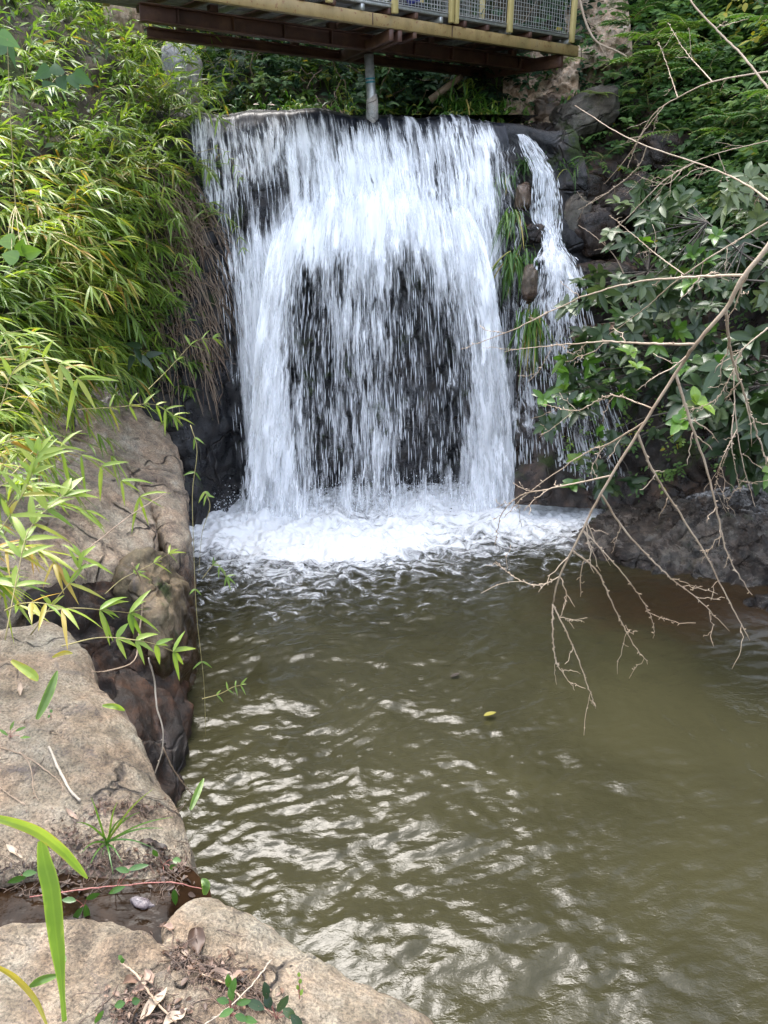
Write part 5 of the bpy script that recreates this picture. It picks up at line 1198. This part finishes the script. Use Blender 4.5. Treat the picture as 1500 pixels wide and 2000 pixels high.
branch('bare_branch', 'straight bare branch sloping down through the grey green shrub to the reddish rock', [(1580, 395), (1500, 434), (1340, 534), (1260, 602), (1188, 654)], [4.2, 4.8, 5.6], .006, .0022, [([(1340, 534), (1290, 500), (1240, 460), (1190, 420)], [4.9, 5.1, 5.3], .0045, .0014, 8)], 930, 6, lmax=.22)
branch('bare_branch', 'orange brown branch crossing the ferns in the top corner', [(1330, -40), (1353, 7), (1409, 68), (1453, 112), (1500, 172), (1560, 240)], [4.6, 4.4, 4.2], .0045, .0065, [], 940, 4, lmax=.22)
branch('bare_branch', 'pale arched branch over the creepers near the picture edge', [(1580, 130), (1500, 140), (1395, 159), (1327, 189), (1276, 224), (1230, 300), (1180, 360)], [4.4, 5, 5.8], .006, .0018, [([(1395, 158), (1340, 100), (1305, 45)], [4.9, 5.1, 5.2], .004, .0015, 4), ([(1327, 189), (1305, 130), (1285, 80)], [5, 5.2, 5.3], .004, .0015, 4), ([(1300, 205), (1250, 270), (1225, 330)], [5.1, 5.3, 5.5], .003, .0014, 6)], 950, 6, lmax=.22)
branch('bare_branch', 'bundle of fine grey twigs hanging above the grey ledge', [(1500, 640), (1440, 700), (1436, 800), (1450, 900), (1475, 990)], [4.2, 4.3, 4.4], .0045, .0016, [([(1440, 720), (1400, 780), (1350, 800)], [4.3, 4.4, 4.5], .003, .0014, 9), ([(1438, 780), (1430, 870), (1446, 960)], [4.3, 4.3, 4.4], .003, .0014, 9), ([(1440, 840), (1410, 900), (1395, 960)], [4.3, 4.3, 4.4], .003, .0014, 9)], 960, 12, lmax=.22)
branch('bare_branch', 'fine brown twigs drooping in the dark gap below the creepers', [(1560, 260), (1480, 280), (1400, 300), (1330, 330), (1280, 380)], [5.6, 6.0, 6.4], .0045, .0016, [([(1400, 300), (1420, 360), (1400, 420)], [6, 6, 6], .003, .0014, 7), ([(1340, 325), (1300, 360), (1240, 340)], [6, 6.1, 6.2], .003, .0014, 7)], 970, 9, lmax=.22)
branch('bare_branch', 'grey bare twig poking out over the dark rock behind the shrub', [(1230, 560), (1200, 500), (1160, 460), (1130, 440)], [7.2, 7.3, 7.4], .006, .0022, [], 980, 5, lmax=.22)
branch('bare_branch', 'whitish crooked branch against the wall of larger pale stones', [(1128, -20), (1140, 30), (1152, 62), (1170, 85), (1205, 100), (1235, 118)], [9.4, 9.4, 9.3], .016, .010, [], 990, 4)
# grass and weeds fringing the back of the lip
gl = Geo()
for q in range(46):
    x = rp.uniform(455, 985); c = PY(x, 212 + 22 * (x - 393) / 565 + rp.uniform(-9, 2), 10.05 + rp.uniform(0, .5)); k = rp.integers(5, 14)
    leaves(gl, np.repeat(c[None], k, 0) + rv(k, .05), rv(k, .5) + np.array([0, -.2, .7]), rv(k, .4) + np.array([0, -1., .3]), rp.uniform(.06, .24, k), rp.uniform(.008, .022, k), STRAP if q % 3 else OVAL, .2, rp.uniform(.3, 1., k), rp.uniform(.15, .95))
tag(gl.build('fringe_grass', M['grass']), 'ragged grass and weeds along the water above the lip', 'grass', kind='stuff')
# ------------------------------------------------------------------ foreground details on the near slabs
NEAR = ('rock_slab', 'rock_slab.001', 'rock_slab.002', 'rock_slab.003', 'rock_slab.004', 'trickle')
def on(px, py, lift=.0):
    h = hit(px, py, *[n for n in NEAR if n in SURF])
    return h[0] + h[1] * lift, h[1]
def dead_leaf(px, py, L, W, ang, label, tint, curl=.4, lift=.004, roll=0., mat='dry_leaf', name='dead_leaf', cat='dead leaf', group=None, shape=OVAL):
    p, no = on(px, py, lift); no = nrm(no + np.array([0, -.2, .6])); a = math.radians(ang)
    x = nrm(np.cross((0, 1., 0), no)); y = np.cross(no, x); d = x * math.cos(a) + y * math.sin(a); sd = np.cross(no, d); up = nrm(no + sd * roll)
    g = Geo(); ts = np.linspace(0, 1, 11); ws = np.sin(np.pi * ts ** .85) ** .8 * (1 - .1 * ts); ws[0] = .05; ws[-1] = .03; n_ = len(ts); K = 7
    u = np.linspace(-1, 1, K); c = p - d * L / 2 + np.outer(ts * L, d) + np.outer(curl * L * ((ts - .5) ** 2 - .1) * (1 + .3 * np.sin(ts * 9)), up)
    sdd = np.cross(up, d); V = c[:, None] + (u[None, :, None] * ws[:, None, None] * W / 2) * sdd + ((np.abs(u) ** 1.6)[None, :, None] * ws[:, None, None] * W * (.28 + .22 * np.sin(ts * 7 + px))[:, None, None]) * up
    V += rp.normal(0, .0006, V.shape)
    g.add(V, gridfaces(n_, K), tint=np.clip(tint + rp.normal(0, .03), 0, 1), edge=np.broadcast_to(np.abs(u), (n_, K)).ravel())
    tube(g, [c[0] - d * L * .16 + up * .004, c[0] - d * L * .06, c[0]], [.0012, .001, .0008], 4, False, tint=.3, edge=1)
    return tag(g.build(name, M[mat]), label, cat, group)
DL = 'dead leaves on the bottom slab'
dead_leaf(440, 1918, .095, .052, 10, 'large curled pinkish brown dead leaf on the dark twig litter', .68, .9, .016, .2, group=DL)
dead_leaf(300, 1968, .10, .034, 62, 'pale cream dead leaf lying beside the broken twig', .95, .4, .012, .3, group=DL)
dead_leaf(262, 1985, .075, .034, 75, 'brown purple dead leaf standing on edge near the bottom of the picture', .42, .5, .01, .8, group=DL)
dead_leaf(345, 1990, .07, .034, 35, 'whitish dead leaf at the bottom of the picture', .98, .5, .01, .3, group=DL)
dead_leaf(258, 1918, .06, .034, 40, 'grey brown flat dead leaf under the broken twig', .55, .2, .006, 0, group=DL)
dead_leaf(290, 1912, .05, .028, 130, 'soft tan dead leaf right of the broken twig', .72, .3, .008, .2, group=DL)
dead_leaf(274, 1936, .045, .026, 20, 'ochre dead leaf tucked beneath the broken twig', .5, .4, .008, .2, group=DL)
dead_leaf(384, 1840, .085, .052, -72, 'dark violet grey wet leaf plastered to the pale rock', .30, .05, .003, 0, group=DL)
dead_leaf(332, 1818, .042, .026, -20, 'glossy orange brown leaf at the mouth of the trickle', .62, .6, .010, .4, mat='orange' if 'orange' in M else 'dry_leaf', group=DL)
dead_leaf(362, 1868, .05, .014, -45, 'narrow yellow leaf blade beside the violet grey leaf', .85, .2, .006, .2, group=DL)
dead_leaf(322, 1808, .03, .016, 5, 'small reddish leaf at the edge of the trickle', .4, .3, .006, .2, group=DL)
dead_leaf(396, 1905, .04, .022, -40, 'small grey leaf curled before the large pinkish leaf', .6, .5, .008, .2, group=DL)
dead_leaf(470, 1925, .05, .03, 60, 'blackened dead leaf in the twig litter', .02, .4, .006, .2, group=DL)
dead_leaf(445, 1950, .04, .024, 15, 'pale tan leaf fragment beneath the little weed', .8, .3, .006, .2, group=DL)
dead_leaf(500, 1960, .06, .02, -30, 'olive brown dead leaf by the leafy seedling', .45, .3, .006, .2, group=DL)
MS = 'dead leaves on the broad slab'
dead_leaf(28, 1664, .088, .022, -30, 'long cream dead leaf lying at the edge of the broad slab', .97, .15, .006, .1, group=MS, shape=LANCE)
dead_leaf(40, 1350, .085, .022, -68, 'pinkish cream dead leaf hanging on the broad slab', .85, .3, .008, .1, group=MS)
dead_leaf(140, 1592, .07, .018, -28, 'yellowish dead blade beside the foot of the pale stick', .78, .2, .005, .1, group=MS)
dead_leaf(255, 1698, .07, .02, 8, 'grey pink dead leaf under the grass tuft', .6, .2, .006, .1, group=MS)
dead_leaf(310, 1655, .075, .034, -12, 'black wet dead leaf at the rim of the broad slab', .0, .2, .005, .1, group=MS)
dead_leaf(285, 1648, .06, .03, 20, 'dark grey dead leaf behind the black wet leaf', .1, .2, .008, .1, group=MS)
dead_leaf(185, 1650, .05, .03, 20, 'grey leaf among the straw beside the grass tuft', .45, .3, .006, .1, group=MS)
# leaf crumbs, needles and rootlets
def litter(name, label, spots, n, smin, smax, mat='dry_leaf', tlo=0., thi=.9, needles=0):
    gl, gs = Geo(), Geo()
    for q in range(n):
        x, y, sx, sy = spots[rp.integers(len(spots))]; h = hit(x + rp.normal(0, sx), y + rp.normal(0, sy), *[k for k in NEAR if k in SURF])
        if h is None or h[1][2] < .3: continue
        p = h[0] + h[1] * rp.uniform(.002, .010)
        d = rp.normal(0, 1, 3); d -= h[1] * (d @ h[1]) * .8; l = rp.uniform(smin, smax); leaves(gl, p, d, h[1] + rp.normal(0, .35, 3), l, l * rp.uniform(.3, .6), OVAL, rp.uniform(.1, .7), rp.uniform(-.2, .4), rp.uniform(tlo, thi))
    for q in range(needles):
        x, y, sx, sy = spots[rp.integers(len(spots))]; h = hit(x + rp.normal(0, sx), y + rp.normal(0, sy), *[k for k in NEAR if k in SURF])
        if h is None or h[1][2] < .3: continue
        d = rp.normal(0, 1, 3); d -= h[1] * (d @ h[1]) * .9; d = nrm(d); l = rp.uniform(.03, .12); tq = np.linspace(-.5, .5, 6); w = np.cross(d, h[1])
        P = h[0] + h[1] * rp.uniform(.003, .014) + np.outer(tq, d * l) + np.outer(np.sin(tq * rp.uniform(2, 6)), w * l * .15) + rp.normal(0, .001, (6, 3)); tube(gs, P, rp.uniform(.0007, .0018), 4, False)
    o = gl.build(name, M[mat]); 
    if needles: gs.build('twig_bits', M['dark_twig'], o)
    return tag(o, label, 'leaf litter', kind='stuff')
M['dark_twig'] = stem_mat('dark_rotting_twig', (.03, .018, .012), (.12, .075, .05), 20)
M['orange'] = M['dry_leaf']
litter('leaf_litter', 'dark twigs and leaf crumbs collected on the bottom slab', [(440, 1905, 34, 16), (300, 1985, 50, 16), (470, 1940, 34, 14), (260, 1960, 30, 18), (410, 1900, 24, 8), (350, 1870, 16, 14)], 360, .008, .03, tlo=0, thi=.75, needles=230)
litter('straw_litter', 'black leaf mould and straw around the grass tuft', [(150, 1640, 34, 22), (270, 1680, 55, 14), (190, 1690, 40, 10), (320, 1690, 30, 14), (250, 1580, 40, 8)], 420, .008, .03, tlo=0, thi=.5, needles=170)
litter('crevice_litter', 'bits of leaf in the crack beside the trickle', [(100, 1730, 60, 12), (330, 1730, 30, 14), (60, 1690, 40, 10)], 110, .01, .03, tlo=0, thi=.22, needles=60)
litter('slab_litter', 'scattered specks of leaf on the near slabs', [(150, 1500, 110, 120), (250, 1880, 150, 50)], 90, .004, .012, tlo=0, thi=.6, needles=16)

def stick(name, pts, r0, r1, mat, label, cat='stick', lift=.006, d=None):
    if d is None: P = np.array([on(x, y, lift)[0] for x, y in pts])
    else: P = Pd(*np.array(pts, float).T, np.asarray(d, float))
    P = cr(P, 26) + rp.normal(0, .0008, (26, 3)); g = Geo(); tube(g, P, np.linspace(r0, r1, 26) * (1 + .12 * rp.normal(size=26)), 8); spurs(g, P, r0 * .5, np.random.default_rng(int(pts[0][0])), 5)
    return tag(g.build(name, M[mat]), label, cat)
stick('stick', [(96, 1462), (112, 1500), (136, 1545), (157, 1566)], .0058, .0052, 'pale_stick', 'pale peeled stick lying on the broad slab', lift=.010)
stick('twig', [(238, 1885), (262, 1920), (300, 1965), (345, 2008)], .0038, .0028, 'dead_stem', 'broken brown twig across the dead leaves at the bottom', 'twig', .02)
stick('straw', [(530, 1886), (490, 1932), (445, 1975), (400, 2010)], .0022, .0016, 'pale_stick', 'straight pale straw stalk leaning over the bottom slab', 'straw', .02)
stick('twig', [(395, 1910), (440, 1930), (480, 1962), (540, 1985)], .003, .002, 'dead_stem', 'grey twig running through the dark leaf litter', 'twig', .012)
stick('twig', [(0, 1540), (25, 1558), (50, 1574)], .002, .0015, 'dead_stem', 'short brown twig at the picture edge on the broad slab', 'twig', .006)
stick('root', [(0, 1460), (50, 1478), (90, 1506), (118, 1530), (124, 1548)], .0028, .0012, 'dead_stem', 'tan rootlet creeping towards the pale stick', 'root', .004)
stick('root', [(40, 1470), (60, 1500), (66, 1545), (76, 1566)], .0022, .001, 'dead_stem', 'second finer rootlet branching down the broad slab', 'root', .004)
stick('creeping_stem', [(60, 1760), (170, 1745), (250, 1737), (330, 1732), (395, 1745)], .0022, .0018, 'pink_stem', 'pink creeping stem stretched along the trickle', 'stem', .02)
stick('vine', [(258, 1100), (280, 1150), (272, 1230), (262, 1290), (210, 1310), (178, 1313)], .004, .002, 'dead_stem', 'dead vine looping down across the dark hollow', 'vine', d=[3.2, 3.3, 3.3, 3.2, 3.1, 3.05])
stick('vine', [(290, 1285), (302, 1330), (306, 1380), (318, 1425), (316, 1470), (300, 1515)], .0042, .003, 'pale_stick', 'jointed tan vine hanging in the rusty hollow', 'vine', d=[3.5, 3.6, 3.6, 3.6, 3.6, 3.6])
stick('vine', [(318, 1460), (340, 1505), (362, 1535), (376, 1552)], .004, .0025, 'dead_stem', 'dry stalk slanting from the hollow to the water', 'vine', d=[3.6, 3.7, 3.8, 3.9])
stick('vine', [(150, 1090), (250, 1010), (330, 960)], .003, .002, 'dead_stem', 'straight dry stalk leaning across the pale slab seam', 'stalk', d=[3.6, 3.9, 4.1])
g = Geo()
# weeds and grasses of the foreground
def blade(name, pts, d, W, label, tint, tip=1., wid=None, base=None):
    """one long leaf blade through photograph points"""
    A = np.array(pts, float); P = cr(Pd(A[:, 0], A[:, 1], np.asarray(d, float)), 40); ts = np.linspace(0, 1, 40)
    w = W * (np.interp(ts, *wid) if wid else np.sin(np.pi * np.clip(ts * .94 + .05, 0, 1)) ** .6); tg = nrm(np.gradient(P, axis=0)); nn = nrm(CAM - P); sd = nrm(np.cross(tg, nn)); K = 9; u = np.linspace(-1, 1, K)
    V = P[:, None] + sd[:, None] * (u[None, :, None] * w[:, None, None] / 2) + nn[:, None] * ((np.abs(u)[None, :, None] * .25 + .03 * np.sin(ts * 23)[:, None, None] * u[None, :, None]) * w[:, None, None])
    e = np.broadcast_to(np.abs(u), (40, K)); yel = np.clip(tint + .32 * sstep(.72, .98, e + .25 * pn(V * 40, 3)) + .2 * pn(V * 9, 5), 0, .93)
    g = Geo(); g.add(V, gridfaces(40, K), tint=yel.ravel(), edge=e.ravel()); return tag(g.build(name, M['bamboo']), label, 'leaf blade')
blade('leaf_blade', [(126, 1995), (118, 1900), (110, 1830), (100, 1740), (88, 1690), (80, 1642)], [1.60, 1.58, 1.56, 1.54, 1.53, 1.52], .034, 'long upright green leaf blade with yellow edges on the bottom slab', .42, wid=([0, .1, .3, .5, .75, .95, 1], [.28, .3, .75, .98, .95, .55, .35]))
blade('leaf_blade', [(-40, 1592), (20, 1605), (75, 1626), (120, 1660), (150, 1692), (171, 1716)], [1.42, 1.45, 1.5, 1.55, 1.58, 1.6], .020, 'yellowing leaf blade arching in from the picture edge', .60)
blade('leaf_blade', [(112, 1905), (80, 1915), (56, 1928)], [1.6, 1.6, 1.62], .016, 'short dark green blade on the stalk of the long leaf blade', .22)
blade('leaf_blade', [(112, 1900), (122, 1880), (128, 1866)], [1.6, 1.6, 1.61], .012, 'small green sheath blade against the long leaf blade', .25)
blade('leaf_blade', [(-20, 1880), (30, 1910), (70, 1955), (95, 2010)], [1.35, 1.4, 1.42, 1.42], .010, 'bent straw coloured stem at the bottom corner of the picture', .97)
blade('leaf_blade', [(400, 1748), (402, 1728), (394, 1716)], [2.05, 2.05, 2.06], .022, 'single green leaf standing at the corner of the bottom slab', .3)
blade('leaf_blade', [(372, 1582), (385, 1550), (398, 1520)], [2.9, 2.95, 3.0], .024, 'green leaf pointing over the pool from the slab rim', .42)
blade('leaf_blade', [(200, 1378), (225, 1380), (244, 1388)], [2.75, 2.75, 2.78], .02, 'small green leaf at the top rim of the broad slab', .5)
blade('leaf_blade', [(72, 1405), (95, 1355), (112, 1310)], [2.55, 2.6, 2.65], .03, 'dark green leaf pair lying on the far end of the broad slab', .3)
blade('leaf_blade', [(22, 1290), (60, 1315), (74, 1330)], [2.5, 2.5, 2.5], .03, 'yellow tipped leaf on the far end of the broad slab', .82)
blade('leaf_blade', [(102, 1284), (125, 1275), (142, 1276)], [2.75, 2.75, 2.75], .016, 'orange yellow leaf lying under the green leaf fan', .9)
p0, _ = on(208, 1645)
gl = Geo(); TPT = [(300, 1545), (275, 1590), (320, 1622), (172, 1706), (178, 1560), (230, 1570), (222, 1712), (262, 1790), (240, 1690), (160, 1670), (300, 1660), (150, 1610), (246, 1600), (200, 1740), (340, 1600)]
def strapleaf(gl, a, b, L_up, W, tint):
    ts = np.linspace(0, 1, 14); P = a + np.outer(ts, b - a); P[:, 2] += L_up * np.sin(ts * np.pi * .9); tg = nrm(np.gradient(P, axis=0)); nn = nrm(CAM - P); sd = nrm(np.cross(tg, nn)); w = W * (1 - ts ** 2.2) * .5 + .0003
    V = np.stack([P - sd * w[:, None], P + nn * (-.2 * w)[:, None], P + sd * w[:, None]], 1); gl.add(V, gridfaces(14, 3), tint=tint, edge=np.tile([1, 0, 1], 14))
dd0 = float((p0 - CAM) @ np.array([0, CP, -SP]))
for k, (x, y) in enumerate(TPT): strapleaf(gl, p0 + rp.normal(0, .005, 3), Pd(x, y, dd0 - .08 - .05 * rp.random()), .03, .0065, np.clip(.55 + rp.normal(0, .12), .2, .85))
tag(gl.build('grass_tuft', M['grass']), 'small bright grass tuft rooted in the leaf mould on the broad slab', 'grass tuft', 'grass tufts')
def weed(px, py, lv, label, L=.03, W=.018, tint=.4, mat='young', stalk=None, cat='weed', lift=.0):
    """a seedling: leaves at the photograph points lv, on thin stalks from one root"""
    p, no = on(px, py, lift); d0 = float((p - CAM) @ np.array([0, CP, -SP])); root = empty('weed', p, label, cat, 'weeds on the near slabs'); gl, gs = Geo(), Geo()
    for (x, y, a) in lv:
        q = Pd(x, y, d0 - .03 - .03 * rp.random()); tube(gs, cr(np.array([p, (p + q) / 2 + (0, 0, .012), q]), 6), [.0014, .0013, .0012, .0011, .001, .0009], 4, False)
        vx, vy = math.cos(math.radians(a)), math.sin(math.radians(a)); dirs = np.array([vx, vy * SP, vy * CP]); l = L * rp.uniform(.8, 1.2)
        leaves(gl, q - dirs * l * .3, dirs, nrm(CAM - q) + rp.normal(0, .25, 3), l, W, OVAL, .2, .15, np.clip(tint + rp.normal(0, .15), 0, 1))
    gs.build('stem', M['pink_stem'], root); gl.build('leaves', M[mat], root)
weed(450, 1985, [(452, 1945, 100), (440, 1955, 160), (470, 1958, 20), (448, 1975, 200), (466, 1985, -20), (455, 1930, 80), (482, 1990, -10), (446, 1920, 95)], 'little green weed with a yellow tip in the dark leaf litter', .042, .018, .35)
weed(540, 1990, [(525, 1960, 110), (560, 1975, -30), (575, 1990, -50), (520, 1940, 100), (548, 1965, 60), (505, 1965, 150)], 'leafy seedling with a spike of yellow buds at the bottom of the picture', .05, .024, .25, 'shrub')
weed(585, 1950, [(584, 1905, 88), (586, 1918, 80), (582, 1930, 100), (588, 1940, 70)], 'pale yellow green flower spike standing on the bottom slab', .018, .010, 1.)
weed(318, 1690, [(342, 1680, 0), (322, 1712, -80), (336, 1695, 40), (305, 1668, 120)], 'round leaved weed on the damp mould at the slab corner', .034, .024, .4)
weed(165, 1770, [(140, 1758, 170), (176, 1752, 30), (168, 1776, -80), (155, 1780, 230)], 'green seedling growing out of the trickle', .055, .02, .3)
weed(50, 1712, [(52, 1706, 15), (40, 1715, 190)], 'green leaf lying by the crack at the picture edge', .06, .022, .35)
weed(225, 1742, [(222, 1740, 30), (262, 1695, 20), (245, 1700, 160)], 'pointed green leaves arching over the pink stem', .065, .02, .3)
weed(335, 1755, [(341, 1745, -85)], 'single pale oval leaf dangling over the trickle', .05, .022, .3)
weed(245, 1965, [(238, 1960, 190), (262, 1955, 15)], 'pair of small round leaves in the leaf litter', .026, .02, .2)
weed(188, 1985, [(190, 1990, 60)], 'green leaf tip at the bottom of the picture', .04, .014, .3)
weed(238, 1882, [(239, 1878, 90), (236, 1872, 120)], 'tiny green bud on the end of the broken twig', .018, .012, .3)
weed(100, 1402, [(95, 1400, 60), (100, 1390, 100)], 'bud of green on the crack across the broad slab', .02, .012, .5)
weed(20, 1440, [(22, 1420, 70), (36, 1425, 30), (10, 1432, 140), (45, 1440, 10)], 'weed rooted in the dark notch of the broad slab', .05, .012, .7)
# pebbles in the trickle
def pebble(px, py, sx, sy, sz, seed, mat, label, ang=0.):
    p, no = on(px, py); n, m = 22, 34; th = np.linspace(.02, np.pi - .02, n)[:, None]; ph = np.linspace(0, 2 * np.pi, m, endpoint=False)[None]
    U = np.stack(np.broadcast_arrays(np.sin(th) * np.cos(ph), np.sin(th) * np.sin(ph), np.cos(th)), -1); V = U * (1 + .22 * fbm(U * 1.2 + seed, 3, seed))[..., None] * (sx, sy, sz) @ np.array(Matrix.Rotation(ang, 3, 'Z')).T + p
    return tag(mesh('stone', V, gridfaces(n, m, True), M[mat]), label, 'stone')
M['wet_stone'] = rock_mat('wet_purple_stone', [(.3, (.035, .026, .03)), (.5, (.10, .08, .085)), (.7, (.18, .15, .15))], rough=(.12, .3), scale=3.)
pebble(276, 1764, .044, .022, .018, 1, 'wet_stone', 'wet purple grey stone lying in the trickle', -.35)
# things afloat on the pool
def afloat(px, py, L, W, ang, tint, label, mat='dry_leaf'):
    p = Pz(px, py, .022); a = math.radians(ang); g = Geo(); leaves(g, p, np.array([math.cos(a), math.sin(a), 0.]), np.array([0, .1, 1.]), L, W, OVAL, .3, -.06, tint)
    tag(g.build('floating_leaf', M[mat]), label, 'floating leaf')
afloat(945, 1398, .10, .045, 20, .9, 'yellow leaf floating alone on the brown pool', 'bamboo')
afloat(880, 1322, .09, .035, 30, .02, 'dark leaf floating above the yellow one')

# ------------------------------------------------------------------ trees round the glen
def tree_parts(seed, h=11., cr_=3.2, nl=3600, ls=.42):
    r_ = np.random.default_rng(seed); gt, gl = Geo(), Geo(); t_ = np.linspace(0, 1, 12)
    P = np.stack([.25 * np.sin(t_ * 3 + seed), .25 * np.cos(t_ * 2.3 + seed) - .25, t_ * h * .8], -1); tube(gt, P, np.linspace(.24, .05, 12), 10)
    C_ = []
    for k in range(16):
        f = r_.uniform(.3, 1); i = int(f * 11); a = r_.uniform(0, 6.28); l = cr_ * (1.15 - .6 * f) * r_.uniform(.7, 1.1); e = P[i] + np.array([math.cos(a) * l, math.sin(a) * l, l * r_.uniform(.1, .55)])
        Q = cr(np.array([P[i], (P[i] + e) / 2 + r_.normal(0, .12, 3) + (0, 0, -.1), e]), 9); tube(gt, Q, np.linspace(.09 * (1.2 - f), .02, 9), 6); C_ += [Q[5], Q[7], Q[8]]
    C_.append(P[-1] + (0, 0, .5)); C_ = np.array(C_)
    idx = r_.integers(len(C_), size=nl); p = C_[idx] + r_.normal(0, .62, (nl, 3)) * (1, 1, .7)
    leaves(gl, p, r_.normal(0, 1, (nl, 3)) + (0, 0, -.4), r_.normal(0, .7, (nl, 3)) + (0, 0, 1), ls * r_.uniform(.6, 1.2, nl), ls * .5, DIAM, .2, .2, np.clip(.45 + .25 * pn(p * .6, seed) + r_.normal(0, .14, nl), 0, 1))
    return gt, gl
def grow(name, locs, seed, label, group, **kw):
    gt, gl = tree_parts(seed, **kw); root = empty(name, (0, 0, 0), label, 'tree', group); tr = gt.build('trunk', M['bark'], root); crn = gl.build('crown', M['tree'], root)
    for k, (x, y, z, s, a) in enumerate(locs):
        if k == 0: o = root
        else:
            o = root.copy(); COL.objects.link(o)
            for c in (tr, crn): q = c.copy(); q.parent = o; COL.objects.link(q)
        o.location = (x, y, z); o.scale = (s,) * 3; o.rotation_euler = (0, 0, a)
grow('tree', [(-6.5, 15, 5, .85, 0), (-2, 17, 6.5, .95, 1), (1.5, 14.5, 5.5, 1.1, 2), (5, 15, 6, 1.1, 3), (8.5, 13, 6, 1.0, 4), (-10, 12, 5, .9, 5)], 1101, 'tall dark broadleaf tree on the slope behind the footbridge', 'trees on the slope behind the footbridge')
grow('tree', [(10, 9.5, 2, 1.0, 0), (9.8, 4.5, 2.5, .9, 2.2), (7.4, 12.5, .8, .95, 4), (9.4, 11, .2, .9, 5), (11, 11, 3, 1.0, 1.1), (13, 7.5, 2.5, 1.05, 3.3)], 1102, 'unseen tall tree shading the bank and the pool reflection on the picture edge side', 'trees over the shaded bank', cr_=3.6)  # out of view; later ones added to block sky reflected in the pool
grow('tree', [(-10, 7, 3.5, .75, 0)], 1103, 'tree standing behind the bamboo thicket', 'trees behind the bamboo')

for x, y, d, L, tn, lb in ((496, 209, 9.7, .07, .8, 'pale leaf caught on the dark lip at the near end'), (524, 210, 9.7, .09, .7, 'orange leaf lying on the dark lip'), (888, 240, 9.5, .07, .95, 'white speck of leaf on the lip beside the lush grass')):
    g = Geo(); leaves(g, Pd(x, y, d * .93) + (0, -.05, .02), np.array([1., .2, .1]), np.array([0, -.5, 1.]), L, L * .6, OVAL, .3, .1, tn); tag(g.build('dead_leaf', M['dry_leaf']), lb, 'dead leaf')
